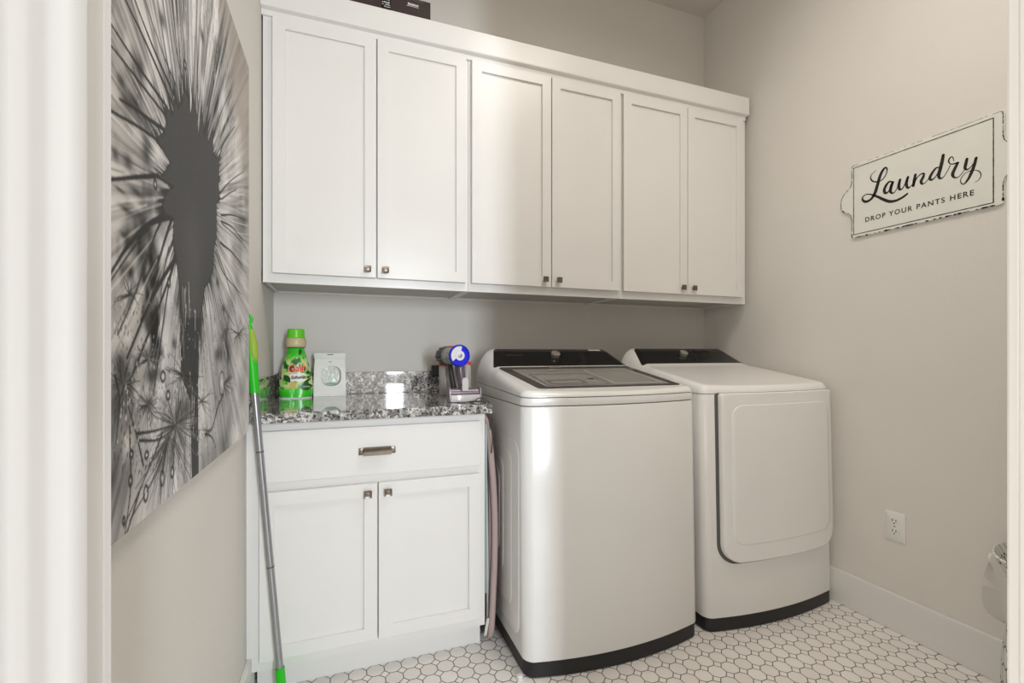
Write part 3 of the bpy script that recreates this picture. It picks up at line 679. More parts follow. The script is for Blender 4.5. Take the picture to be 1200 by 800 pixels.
# main spikes
for p_, a, c in ((((112,0),(137,39),(165,82),(196,126)),.002,.006),(((110,30),(137,62),(165,98),(196,138)),.002,.005),(((143,-8),(170,48),(205,128)),.003,.007),(((155,-8),(178,52),(207,118)),.003,.007),(((167,-8),(190,60),(206,100)),.002,.004),
    (((105,114),(137,134),(160,147),(186,165)),.003,.005),(((140,116),(158,127),(175,140),(194,153)),.003,.007),(((172,138),(185,158)),.002,.004),(((90,213),(133,210),(160,207.5),(186,206)),.003,.0075),(((115,345),(137,308),(150,288),(170,266),(194,252)),.003,.010),(((115,352),(137,318),(155,292),(172,268)),.002,.004),(((178,262),(190,256),(203,250)),.004,.016),
    (((168,322),(178,285),(190,256)),.003,.006),(((183,318),(192,285),(201,258)),.004,.009),(((258,226),(270,212),(286,201)),.004,.002),(((260,233),(268,227),(277,222)),.004,.002),(((259,252),(272,252),(289,258)),.005,.002),(((259,259),(272,266),(285,282)),.005,.002),(((260,262),(275,275),(288,290)),.003,.002),(((258,284),(274,298),(289,320)),.006,.002),
    (((246,170),(256,140),(268,110)),.005,.002),(((256,188),(262,168),(275,148)),.006,.002),(((206,300),(180,345),(149,419)),.007,.005),(((206,303),(186,360),(147,460)),.007,.005),(((204,300),(196,345),(180,462)),.006,.004),(((172,298),(160,340),(138,392)),.004,.003),(((208,300),(192,325),(165,375)),.009,.004),(((186,300),(182,330),(170,370)),.005,.003),
    (((198,290),(190,330),(187,380)),.004,.002),(((211,330),(212,360),(210,420)),.005,.003),(((253,295),(262,320),(283,345)),.005,.002),(((254,292),(268,335),(279,386)),.004,.002),(((247,320),(254,360),(262,400)),.003,.002),(((242,325),(246,365),(250,400)),.003,.002),(((251,300),(258,350),(275,382)),.003,.002),(((244,318),(250,350),(257,385)),.003,.0015),
    (((213,118),(211,70),(206,20)),.005,.0015),(((220,110),(216,60),(212,-5)),.005,.0015),(((226,128),(222,70),(219,0)),.004,.0015),(((232,128),(231,70),(230,0)),.005,.0015),(((205,115),(195,65),(185,0)),.004,.0015),(((216,104),(205,50),(197,-5)),.004,.0015)):
    P3 = [tuple(q) for q in spline(p_, 5)]; pline(P3, a, c, val=.09, soft=.0011)
# seed head silhouette: ragged blob, then the stem
out = [(216,100),(221,112),(223,134),(226,112),(231,134),(233,160),(236,122),(239,150),(240,160),(243,136),(244,168),(250,148),(250,180),(257,186),(257,204),(256,214),(258,232),(254,238),(254,278),(251,290),(250,316),(246,330),(240,338),(238,356),(235,372),(234,392),(213,396),(212,360),(210,335),(207,312),(205,300),(202,284),(203,257),(192,252),(189,240),(194,224),(202,218),(192,212),(184,207),(191,203),(199,189),(190,174),(182,163),(193,152),(195,138),(191,124),(203,130),(204,112),(208,122),(213,117)]
po = [PX(*p) for p in out]
def poly_mask(poly):
    m = np.zeros(Yg.shape, bool); n = len(poly)
    for i in range(n):
        (a, c), (e, g) = poly[i], poly[(i+1) % n]
        if c == g: continue
        cond = ((Zg >= min(c, g)) & (Zg < max(c, g))); xx = a+(Zg-c)/(g-c)*(e-a); m ^= cond & (Yg < xx)
    return m
m = poly_mask(po)
seedv = .135+.012*vnoise(300, 300, 9)+.035*np.clip((ccz+.02-Zg)/.10, 0, 1)*np.exp(-((Yg-ccy-.01)/.06)**2)
img = np.where(m, seedv, img)
for k in range(300):      # frayed margin
    a = rs.uniform(0, 2*PI); i = rs.randint(len(po)); f = rs.rand(); p, q = po[i], po[(i+1) % len(po)]; y, z = p[0]+(q[0]-p[0])*f, p[1]+(q[1]-p[1])*f
    d = np.array([y-ccy, z-ccz]); d /= np.linalg.norm(d); l = rs.uniform(.01, .03)*(1.7 if abs(d[1]) > .7 else 1)
    line([(y-d[0]*.006, z-d[1]*.006), (y+d[0]*l, z+d[1]*l)], .004, .0008, val=.10, soft=.0008)
def quad(ps, val, soft=0):
    m = poly_mask([PX(*p) for p in ps]); img[m] = val
quad([(213,372),(234,372),(233,400),(232,470),(233,560),(225,568),(223,470),(212,440),(211,400)], .115)
for k in range(70):
    u = rs.uniform(209, 236); v = rs.uniform(330, 560); pline([(u, v), (u+rs.uniform(-1.5, 1.5), v+rs.uniform(10, 45))], .003, .0012, val=.09 if rs.rand() < .62 else rs.choice([.45, .7]), soft=.0012, alpha=.85)
# tangle of seeds in the lower part
for cu, cv, n, ln in ((206,497,46,55),(200,505,40,95),(174,475,26,30),(145,450,40,35),(279,391,22,24),(262,450,18,26),(174,420,20,26),(243,505,14,16),(152,345,10,30),(215,440,20,40),(236,470,14,30)):
    for k in range(int(n*1.6)):
        if (cu, cv) == (200, 505): a = rs.uniform(1.85, 2.45) if rs.rand() < .75 else rs.uniform(.9, 1.7)
        elif (cu, cv) == (262, 450): a = rs.uniform(-.9, 1.3)
        else: a = rs.uniform(0, 2*PI)
        l = ln*rs.uniform(.35, 1.0); cvr = rs.uniform(-.35, .35)
        pts = [(cu+l*.62*s_*math.cos(a+cvr*s_), cv+l*s_*math.sin(a+cvr*s_)*1.12) for s_ in np.linspace(0, 1, 5)]
        pline(pts, .0026, .0008, val=rs.choice([.08, .12, .2, .3]), soft=.001, alpha=.85)
for p_ in (((163,577),(150,620),(145,630)),((190,508),(176,545),(145,618)),((198,512),(180,560),(152,610)),((196,520),(190,560),(188,590)),((204,515),(203,560),(201,588)),((168,545),(160,510),(150,475)),((152,500),(153,570),(146,628)),((160,508),(180,505),(203,498)),((163,516),(185,515),(204,502)),((212,470),(208,485),(206,500)),((257,470),(252,490),(247,505)),((262,462),(254,480),(250,500)),((240,508),(248,512),(253,524)),((135,440),(140,470),(136,520))):
    pline([tuple(q) for q in spline(p_, 5)], .0045, .002, val=.09, soft=.0013)
for k in range(900):      # droplets and crumbs
    z_ = rs.rand(); u = rs.uniform(134, 284) if z_ < .35 else np.clip(rs.normal(rs.choice([145, 176, 212, 228, 262]), 10), 134, 286); v = rs.uniform(350, 560)
    if v > 585-(u-133)*.45: continue
    y, z = PX(u, v); s_ = rs.uniform(.0012, .0040); val = rs.choice([.07, .1, .1, .16, .2, .76]); s_ *= .8; line([(y, z), (y+s_*.4, z+s_)], s_, s_*.8, val=val, soft=.001, alpha=.8)
def drop(u, v, ru, rv):
    y, z = PX(u, v); ry = abs(PX(u+ru, v)[0]-y); rz = abs(PX(u, v+rv)[1]-z)
    pts = [(y+ry*math.cos(a), z+rz*math.sin(a)) for a in np.linspace(0, 2*PI, 18)]; line(pts, .003, .003, val=.10, soft=.0018); blob(u, v, ru*.5, rv*.5, val=.74, alpha=.8)
for q in ((260,449,3,14),(191,441,2.5,6),(197,463,2,5),(190,560,2.2,9),(171,578,2.5,9),(153,563,1.8,6),(172,533,2,4),(202,553,2,6),(154,532,1.8,4),(198,331,1.6,5),(182,216,1.6,5),(145,610,1,4),(217,76,1.2,5),(260,552,.1,.1)): drop(*q)
# pale margins: lower right and the warm upper right corner
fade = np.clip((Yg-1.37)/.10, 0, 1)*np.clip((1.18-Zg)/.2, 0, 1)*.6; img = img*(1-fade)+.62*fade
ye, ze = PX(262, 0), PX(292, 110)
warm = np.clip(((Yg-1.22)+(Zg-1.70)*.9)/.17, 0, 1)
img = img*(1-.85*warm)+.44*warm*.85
img = np.clip(img, .05, .92)
img = np.where(img < .5, .5*(img/.5)**1.55, np.minimum(.9, .5+(img-.5)*1.35))
rgb = np.empty((NZ, NY, 4), np.float32)
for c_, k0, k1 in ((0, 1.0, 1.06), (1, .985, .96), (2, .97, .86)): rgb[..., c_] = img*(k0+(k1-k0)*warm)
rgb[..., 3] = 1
me = bpy.data.meshes.new('printed_face')
me.vertices.add(NY*NZ); co = np.empty((NY*NZ, 3), np.float32); co[:, 0] = CX; co[:, 1] = Yg.ravel(); co[:, 2] = Zg.ravel(); me.vertices.foreach_set('co', co.ravel())
ii, jj = np.meshgrid(np.arange(NZ-1), np.arange(NY-1), indexing='ij'); base_ = (ii*NY+jj).ravel()
quads = np.stack([base_, base_+NY, base_+NY+1, base_+1], 1).astype(np.int32)[:, ::-1]; nq = len(quads)
me.loops.add(nq*4); me.loops.foreach_set('vertex_index', quads.ravel()); me.polygons.add(nq); me.polygons.foreach_set('loop_start', np.arange(nq, dtype=np.int32)*4)
me.update(calc_edges=True)
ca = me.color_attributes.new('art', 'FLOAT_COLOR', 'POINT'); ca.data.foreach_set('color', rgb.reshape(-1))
am = bpy.data.materials.new('printed_canvas'); am.use_nodes = True; nt = am.node_tree; p = nt.nodes['Principled BSDF']
vc = nt.nodes.new('ShaderNodeVertexColor'); vc.layer_name = 'art'; nt.links.new(vc.outputs[0], p.inputs['Base Color']); p.inputs['Roughness'].default_value = .6; p.inputs['Specular IOR Level'].default_value = .15
wv = nt.nodes.new('ShaderNodeTexNoise'); wv.inputs['Scale'].default_value = 900; tcn = nt.nodes.new('ShaderNodeTexCoord'); nt.links.new(tcn.outputs['Object'], wv.inputs['Vector']); bpn = nt.nodes.new('ShaderNodeBump'); bpn.inputs['Strength'].default_value = .15; bpn.inputs['Distance'].default_value = .001; nt.links.new(wv.outputs['Fac'], bpn.inputs['Height']); nt.links.new(bpn.outputs[0], p.inputs['Normal'])
me.materials.append(am); o = bpy.data.objects.new('printed_face', me); COL.objects.link(o); o.parent = t; o.matrix_parent_inverse = Matrix.Translation(t.location).inverted()

# ------------------------------------------------------------ mop leaning by the canvas
t = thing('spray_mop', 'green and silver mop handle leaning by the left wall beside the base cabinet', 'mop', (-.173, 1.572, 0))
A, Bp = Vector((-.1725, 1.572, .03)), Vector((-.2500, 1.572, .99))
at = lambda z: A.lerp(Bp, (z-A.z)/(Bp.z-A.z))
b = BM(); tube(b, [at(.12), at(.985)], .0105, 20); pole = obj('pole', b, SILVER, t, smooth=True, angle=40)
for z in (.45, .80): b = BM(); tube(b, [at(z), at(z+.004)], .0108, 20); obj('pole_joint', b, SEAM, pole)
b = BM(); tube(b, [at(.028), at(.05), at(.14)], [.009, .0135, .0135], 20); obj('lower_sleeve', b, GREEN, t, smooth=True, angle=40)
hp = [at(.98), at(1.02), at(1.08), at(1.13), at(1.17)+Vector((.001, 0, 0)), at(1.19)+Vector((.000, 0, 0))]
b = BM(); tube(b, hp, [.0135, .0145, .0165, .0165, .0115, .006], 20); grip = obj('grip', b, GREEN, t, smooth=True, angle=50)
b = BM(); o_ = Vector((.006, -.004, 0)); tube(b, [at(1.06)+o_*.9, at(1.09)+o_*1.3, at(1.13)+o_*1.3, at(1.165)+o_*.9, at(1.178)+o_*.3], [.006, .0125, .0125, .009, .003], 16); obj('grip_inlay', b, LIME, grip, smooth=True)
b = BM(); c = at(1.20)+Vector((-.001, 0, 0)); tube(b, [c+Vector((.011*math.cos(a), 0, .012*math.sin(a))) for a in np.linspace(-PI*.55, PI*.75, 14)], [.0045]*13+[.003], 10); obj('hanging_hook', b, GREEN, grip, smooth=True)
b = BM(); box(b, -.225, -.125, 1.300, 1.590, .004, .022, r=.008, seg=3); box(b, -.188, -.155, 1.545, 1.585, .020, .036, r=.004); obj('mop_head', b, GREEN, t, smooth=True, angle=40)
b = BM(); box(b, -.232, -.118, 1.292, 1.597, .0005, .0048, r=.002); obj('mop_pad', b, WPLAS, t, smooth=True)

# ------------------------------------------------------------ counter items
CT = .9126
# softener bottle
BX, BY = -.183, 2.112
FB = .92
t = thing('softener_bottle', 'bright green fabric softener bottle at the left end of the counter', 'bottle', (BX, BY, CT))
def green_label():
    m = bpy.data.materials.new('green_bottle_print'); m.use_nodes = True; nt = m.node_tree; p = nt.nodes['Principled BSDF']; N = nt.nodes.new; L = nt.links.new
    tc = N('ShaderNodeTexCoord'); s = N('ShaderNodeSeparateXYZ'); L(tc.outputs['Object'], s.inputs[0])
    r = N('ShaderNodeValToRGB'); e = r.color_ramp.elements; mr = N('ShaderNodeMapRange'); L(s.outputs[2], mr.inputs[0]); mr.inputs[1].default_value = CT; mr.inputs[2].default_value = CT+.25
    e[0].position, e[0].color = 0, (*lin((40, 190, 30)), 1); e[1].position, e[1].color = 1, (*lin((60, 200, 40)), 1)
    for q, c in ((.22, (70, 205, 50)), (.30, (150, 205, 100)), (.55, (120, 215, 80)), (.75, (50, 190, 35))):
        k = e.new(q); k.color = (*lin(c), 1)
    L(mr.outputs[0], r.inputs[0])
    n = N('ShaderNodeTexNoise'); n.inputs['Scale'].default_value = 38; n.inputs['Detail'].default_value = 1; L(tc.outputs['Object'], n.inputs['Vector'])
    def band(lo, hi): 
        a = N('ShaderNodeMapRange'); a.interpolation_type = 'SMOOTHSTEP'; L(n.outputs['Fac'], a.inputs[0]); a.inputs[1].default_value = lo; a.inputs[2].default_value = hi; return a.outputs[0]
    zone = N('ShaderNodeMapRange'); zone.interpolation_type = 'SMOOTHSTEP'; L(s.outputs[2], zone.inputs[0]); zone.inputs[1].default_value = CT+.185; zone.inputs[2].default_value = CT+.14
    zone2 = N('ShaderNodeMapRange'); zone2.interpolation_type = 'SMOOTHSTEP'; L(s.outputs[2], zone2.inputs[0]); zone2.inputs[1].default_value = CT+.03; zone2.inputs[2].default_value = CT+.055
    mm = N('ShaderNodeMath'); mm.operation = 'MULTIPLY'; L(zone.outputs[0], mm.inputs[0]); L(zone2.outputs[0], mm.inputs[1])
    def mixc(fac, a, col):
        f = N('ShaderNodeMath'); f.operation = 'MULTIPLY'; L(fac, f.inputs[0]); L(mm.outputs[0], f.inputs[1])
        x = N('ShaderNodeMix'); x.data_type = 'RGBA'; L(f.outputs[0], x.inputs['Factor']); L(a, x.inputs['A']); x.inputs['B'].default_value = (*lin(col), 1); return x.outputs['Result']
    o = mixc(band(.49, .55), r.outputs[0], (222, 205, 160)); o = mixc(band(.47, .42), o, (22, 90, 28))
    L(o, p.inputs['Base Color']); p.inputs['Roughness'].default_value = .22; return m
GL = green_label()
b = BM()
prof = [(.056, .004), (.062, .010), (.0645, .03), (.064, .06), (.0605, .09), (.0535, .125), (.044, .16), (.036, .185), (.032, .20), (.0310, .205), (.0375, .210), (.0395, .220), (.0395, .238), (.036, .246)]
seg = 40; loops = []
for r, h in prof:
    k = min(1, max(0, (h-.05)/.13)); ry = .040*(1-k)+min(r, .042)*k if r > .043 else min(r, .040)
    l = []
    for a in range(seg):
        th = 2*PI*a/seg; n_ = 2.6-.6*k; c_, s_ = math.cos(th), math.sin(th); q = (abs(c_)**n_+abs(s_)**n_)**(-1/n_); l.append((BX+r*q*c_, BY+ry*q*s_, CT+h))
    loops.append(l)
loop_strip(b, loops[:11], cap0=True); obj('bottle_body', b, GL, t, smooth=True, angle=60)
b = BM(); loop_strip(b, loops[9:], cap1=True); obj('shoulder_band', b, mat('cream_band', (205, 188, 150), .35), t, smooth=True, angle=50)
b = BM(); loop_strip(b, [[(BX+(x-BX)*.97, BY+(y-BY)*.97, CT) for x, y, z in loops[1]], [(x, y, CT+.005) for x, y, z in loops[1]]], cap0=True, cap1=True); obj('bottle_foot', b, WPLAS, t)
b = BM(); pr = [(.0355, .244), (.0365, .248), (.0335, .2505), (.0325, .276), (.0315, .2835), (.028, .285)]
lathe(b, (BX, BY, CT), pr, 40); obj('cap', b, mat('lime_cap', (110, 215, 50), .3), t, smooth=True, angle=40)
def wrap(o, push=.0012):
    # bend flat lettering onto the bottle's front
    for v in o.data.vertices:
        h = v.co.z-CT; r = interp(h, [(hh, rr) for rr, hh in prof]); k = min(1, max(0, (h-.05)/.13)); ry = .040*(1-k)+min(r, .042)*k if r > .043 else min(r, .040)
        n_ = 2.6-.6*k; q = min(.98, abs(v.co.x-BX)/r); v.co.y = BY-ry*(1-q**n_)**(1/n_)-push
OR = mat('orange_print', (222, 72, 24), .4); WH = mat('white_print', (240, 240, 236), .4); DGN = mat('dark_green_print', (18, 84, 26), .4); DBL = mat('dark_slate_print', (36, 60, 70), .4)
b = BM(); vs = []
for k in range(28):
    a = 2*PI*k/28; r = 1+.10*math.cos(5*a); vs.append(((BX+.014+.038*r*math.cos(a)), BY-.05, CT+.086+.018*r*math.sin(a)))
c = b.verts.new((BX+.014, BY-.05, CT+.086)); vv = [b.verts.new(q) for q in vs]
for k in range(28): b.faces.new((c, vv[k], vv[(k+1) % 28]))
cloud = obj('cloud_label', b, WH, t); wrap(cloud, .0008)
o = text_mesh('Gain', .033, WH, 'lettering_outline', t, (BX-.026, BY-.05, CT+.106), (1, 0, .10), (0, 0, 1), width=.069, bold=.045); wrap(o, .0013)
o = text_mesh('Gain', .031, OR, 'brand_lettering', t, (BX-.0245, BY-.05, CT+.107), (1, 0, .10), (0, 0, 1), width=.066, bold=.03); wrap(o, .0019)
o = text_mesh('Softener', .013, DBL, 'product_lettering', t, (BX-.015, BY-.05, CT+.080), (1, 0, .05), (0, 0, 1), width=.058, bold=.03); wrap(o, .0014)
def leaf(cx, cz, L, wd, ang, m, name, push):
    b = BM(); n = 10; top, bot = [], []
    for k in range(n+1):
        s_ = k/n; q = math.sin(PI*s_)*wd; ca, sa = math.cos(ang), math.sin(ang); x = (s_-.5)*L
        top.append(b.verts.new((cx+x*ca-q*sa, BY-.05, cz+x*sa+q*ca))); bot.append(b.verts.new((cx+x*ca+q*sa, BY-.05, cz+x*sa-q*ca)))
    for k in range(n):
        f = [top[k], top[k+1], bot[k+1], bot[k]]; b.faces.new(f)
    o = obj(name, b, m, t); wrap(o, push); return o
leaf(BX+.042, CT+.048, .046, .016, .15, DGN, 'leaf_print', .0011)
leaf(BX+.006, CT+.150, .044, .009, .9, DGN, 'leaf_print', .0011)
leaf(BX+.018, CT+.190, .028, .006, 1.5, DGN, 'leaf_print', .0011)
leaf(BX-.030, CT+.082, .040, .012, -.9, DGN, 'leaf_print', .0011)
leaf(BX-.008, CT+.056, .040, .011, 1.2, mat('pear_print', (196, 190, 84), .4), 'fruit_print', .0013)
o = text_mesh('ORIGINAL', .006, WH, 'variety_lettering', t, (BX+.028, BY-.05, CT+.046), (1, 0, 0), (0, 0, 1), width=.028); wrap(o, .0018)

# white bag with an oval window
t = thing('white_paper_bag', 'white paper bag with oval clear window beside the green bottle', 'bag', (-.052, 2.165, CT))
PAP = mat('white_paper', (232, 233, 230), .55, bump=.5, bscale=26)
gx0, gx1, gy, gz1 = -.118, .012, 2.135, CT+.172
b = BM()
def bag_loop(z, k, rn=0):
    # tapered, pleated sides
    ins = .006*k; d = .030*(1-k*.75); ym = gy+.030
    return [(gx0+ins+rn, ym-d, z), (gx1-ins, ym-d, z), (gx1-ins-.004, ym-d*.3, z), (gx1-ins-.010, ym, z), (gx1-ins-.004, ym+d*.3, z), (gx1-ins, ym+d, z), (gx0+ins, ym+d, z), (gx0+ins+.004, ym+d*.3, z), (gx0+ins+.010, ym, z), (gx0+ins+.004, ym-d*.3, z)]
loop_strip(b, [bag_loop(CT+.0003, 0), bag_loop(CT+.05, .05), bag_loop(CT+.12, .35), bag_loop(CT+.168, .9)], cap0=True, cap1=True)
obj('bag_body', b, PAP, t)
b = BM(); box(b, gx0+.001, gx1-.001, gy+.016, gy+.042, CT+.160, CT+.186, r=.0025); fl = obj('folded_top', b, PAP, t, smooth=True, angle=35)
b = BM(); box(b, -.064, -.040, gy+.0152, gy+.0162, CT+.177, CT+.1805); obj('printed_line', b, DGREY, fl)
BAGF = lambda z: gy+.030-.030*(1-.75*interp(z-CT, [(0, 0), (.05, .05), (.12, .35), (.168, .9)]))
def bag_patch(cx, cz, rx, rz, m, name, par, off, n=2.8):
    b = BM(); vs = []
    for k in range(36):
        a = 2*PI*k/36; c_, s_ = math.cos(a), math.sin(a); q = (abs(c_)**n+abs(s_)**n)**(-1/n); x, z = cx+rx*q*c_, cz+rz*q*s_; vs.append(b.verts.new((x, BAGF(z)-off, z)))
    cc = b.verts.new((cx, BAGF(cz)-off, cz))
    for k in range(36): b.faces.new((cc, vs[k], vs[(k+1) % 36]))
    return obj(name, b, m, par)
bag_patch(-.047, CT+.087, .0395, .042, mat('window_rim_grey', (120, 122, 120), .4), 'window_rim', t, .0008)
bag_patch(-.0505, CT+.0885, .036, .0395, mat('clear_window', (205, 210, 206), .12, noise=.22, nscale=70, bump=.8, bscale=70), 'window', t, .0016)
bag_patch(-.047, CT+.055, .024, .005, mat('mint_contents', (120, 165, 145), .4), 'contents_edge', t, .0021, 2)
b = BM(); pts = [(-.058+.012*k/6, CT+.1455+.003*(k/6)**2, 0) for k in range(7)]
for p_, q_ in zip(pts, pts[1:]):
    b.faces.new([b.verts.new((x, BAGF(z)-.001, z)) for x, z in ((p_[0], p_[1]), (q_[0], q_[1]), (q_[0], q_[1]+.0022), (p_[0], p_[1]+.0022))])
obj('small_tick_print', b, SEAM, t)

# hand-held vacuum
t = thing('handheld_vacuum', 'cordless hand vacuum with round blue and white filter facing out, on the counter', 'vacuum', (.445, 1.96, CT))
VC = Vector((.444, 1.835, 1.088)); AX = Vector((-.030, .17, -.002)).normalized(); RQ = AX.to_track_quat('Z', 'Y').to_matrix()
def vl(prof, m, name, par, seg=36, off=(0, 0, 0)):
    b = BM(); lathe(b, off, prof, seg)
    for v in b.verts: v.co = VC+RQ@v.co
    return obj(name, b, m, par, smooth=True, angle=35)
BLUE = mat('translucent_blue', (38, 46, 215), .2); PURP = mat('purple_grey_metal', (120, 108, 116), .3, metal=.5); RED = mat('red_plastic', (205, 60, 40), .3)
vl([(.036, .020), (.0375, .030), (.0375, .115), (.032, .125)], mat('light_grey_shell', (176, 172, 172), .3, metal=.3), 'motor_shell', t)
ring = vl([(.040, .022), (.0445, .014), (.0450, .002), (.0425, -.003), (.0400, -.004), (.0385, .001), (.001, .0012)], BLUE, 'filter_ring', t)
b = BM(); n = 26; c_ = b.verts.new((0, 0, -.0006)); vs = []
R0 = .036
def sect(a0, a1, r0, r1, h, m, name):
    b = BM(); n = 22
    A0 = [b.verts.new((r0*math.cos(a0+(a1-a0)*k/n), r0*math.sin(a0+(a1-a0)*k/n), h)) for k in range(n+1)]; A1 = [b.verts.new((r1*math.cos(a0+(a1-a0)*k/n), r1*math.sin(a0+(a1-a0)*k/n), h)) for k in range(n+1)]
    for k in range(n): b.faces.new((A0[k], A0[k+1], A1[k+1], A1[k]))
    for v in b.verts: v.co = VC+RQ@v.co
    return obj(name, b, m, ring)
b.free()
FW = mat('white_filter_face', (228, 228, 232), .3)
# local x axis may point either way; choose the sector on the photo's upper left
ex = (RQ@Vector((1, 0, 0))).x; ez = (RQ@Vector((0, 1, 0))).z
def real_angle(a):     # a measured in the photo: 0 = right, 90 = up
    d = Vector((math.cos(a), 0, math.sin(a))); l = RQ.inverted()@d; return math.atan2(l.y, l.x)
a0, a1 = real_angle(math.radians(75)), real_angle(math.radians(215))
if abs(a1-a0) > PI: a1 += 2*PI*(1 if a1 < a0 else -1)
sect(a0, a1, .020, .038, -.0005, FW, 'filter_face')
sect(0, 2*PI, .008, .020, -.0014, FW, 'filter_hub')
vl([(.0085, -.0012), (.0085, -.0045), (.006, -.006)], mat('grey_cap_button', (170, 170, 176), .25, metal=.4), 'filter_button', ring, 24)
# cyclone pack behind
b = BM()
for k in range(12):
    a = 2*PI*k/12; c = Vector((.030*math.cos(a), .030*math.sin(a), .112)); d = Vector((.033*math.cos(a), .033*math.sin(a), .172)); b2 = BM(); tube(b2, [c, (c+d)/2, d], [.008, .0105, .008], 12); join(b, b2)
lathe(b, (0, 0, 0), [(.030, .110), (.033, .150), (.030, .200), (.015, .210)], 24)
for v in b.verts: v.co = VC+RQ@v.co
obj('cyclone_pack', b, mat('dark_cyclone_grey', (66, 60, 62), .35, noise=.4, nscale=90), t, smooth=True, angle=40)
b = BM(); b2 = BM(); box(b2, -.010, .012, .030, .041, .055, .12, r=.003); 
for v in b2.verts:
    v.co = VC+RQ@Vector((v.co.x, v.co.y*ez/abs(ez), v.co.z))
join(b, b2); obj('release_latch', b, RED, t, smooth=True, angle=30)
# clear bins to either side and the handle between
CLEAR = mat('clear_bin_plastic', (205, 198, 192), .12, alpha=.6, noise=.15, nscale=30); SMOKE = mat('smoky_bin_shroud', (150, 140, 134), .3, noise=.3, nscale=50)
for cx, cy, rr, zb in ((.424, 2.035, .026, CT+.001), (.522, 2.035, .021, CT+.006)):
    b = BM(); lathe(b, (cx, cy, zb), [(rr, 0), (rr, .128), (rr*.96, .130), (rr*.96, .001)], 28); bn = obj('dust_bin', b, CLEAR, t, smooth=True, angle=40)
    b = BM(); lathe(b, (cx, cy, zb), [(rr*1.03, .127), (rr*1.03, .137), (rr*.9, .140)], 28); obj('bin_collar', b, RED, bn, smooth=True, angle=40)
    b = BM(); lathe(b, (cx, cy, zb), [(rr*.55, .012), (rr*.62, .06), (rr*.78, .065), (rr*.78, .12)], 20); obj('bin_shroud', b, SMOKE, bn, smooth=True, angle=40)
b = BM(); tube(b, [(.462, 1.92, 1.060), (.464, 1.915, 1.02), (.468, 1.90, .975), (.470, 1.89, .945)], [.0215, .0200, .0175, .019], 20); hd = obj('handle', b, PURP, t, smooth=True, angle=40)
b = BM(); tube(b, [(.432, 1.965, 1.055), (.436, 1.955, 1.00), (.446, 1.94, .93)], [.011, .011, .012], 14); obj('trigger_guard', b, DGREY, t, smooth=True, angle=40)
b = BM(); box(b, .435, .515, 1.86, 1.96, CT, CT+.036, r=.006); obj('battery_base', b, DGREY, t, smooth=True, angle=30)

# brush tool in front
t = thing('vacuum_brush_head', 'small silver motorised brush head in front of the hand vacuum', 'vacuum attachment', (.435, 1.735, CT))
b = BM(); tube(b, [(.377, 1.735, CT+.034), (.493, 1.735, CT+.034)], .0175, 28); br = obj('roller_housing', b, PURP, t, smooth=True, angle=40)
b = BM(); box(b, .3775, .4925, 1.705, 1.722, CT+.001, CT+.028, r=.003); obj('clear_front_window', b, mat('clear_nozzle_window', (205, 202, 202), .08, spec=.8), t, smooth=True, angle=30)
b = BM(); tube(b, [(.383, 1.728, CT+.015), (.487, 1.728, CT+.015)], .012, 16); obj('brush_roller', b, BLACK, t, smooth=True, angle=40)
for ex_ in (.3735, .4925):
    b = BM(); ol = rrect(1.706, 1.757, CT+.0005, CT+.055, .014, 5); loop_strip(b, [[(ex_, y, z) for y, z in ol], [(ex_+.004, y, z) for y, z in ol]], cap0=True, cap1=True); obj('end_cap', b, mat('end_cap_grey', (150, 146, 148), .3, metal=.4), t, smooth=True, angle=40)
b = BM(); ol = rrect(.4235, .4465, CT+.042, CT+.092, (.0112, .0112, .002, .002), 6)
loop_strip(b, [[(x, 1.712, z) for x, z in ol], [(x, 1.719, z) for x, z in ol]], cap0=True, cap1=True); obj('coupling_tab', b, mat('pale_grey_tab', (196, 194, 192), .4), t, smooth=True, angle=40)
b = BM(); tube(b, [(.435, 1.722, CT+.052), (.438, 1.775, CT+.050)], .014, 18); obj('neck', b, DGREY, t, smooth=True, angle=40)
# adapter on the wall and the loose cord
t = thing('wall_adapter', 'black plug-in power adapter on the wall behind the hand vacuum', 'adapter', (.425, 2.22, .985))
bxo('adapter_body', (.397, .452, 2.190, YB-.0205, .985, 1.040), BLACK, t, r=.003)
bxo('adapter_face', (.403, .446, 2.1885, 2.1905, .992, 1.033), DGREY, t, r=.0005)
b = BM(); cord = [(.445, 1.722, CT+.0035), (.462, 1.690, CT+.0035), (.47, 1.675, CT+.014), (.485, 1.668, CT+.018), (.505, 1.662, CT+.010), (.5185, 1.662, .905), (.523, 1.662, .870), (.527, 1.664, .82), (.5285, 1.668, .77), (.527, 1.675, .72)]
tube(b, [tuple(p) for p in spline(cord, 6)], .0019, 8); tube(b, [tuple(p) for p in spline([(.40, 1.688, CT+.002), (.43, 1.684, CT+.0025), (.462, 1.683, CT+.006), (.49, 1.678, CT+.004), (.509, 1.672, .908), (.514, 1.668, .86), (.520, 1.669, .81)], 6)], .0019, 8)
tag(obj('charging_cable', b, DGREY, smooth=True), 'thin black cord hanging over the granite counter edge beside the washer', 'cord')

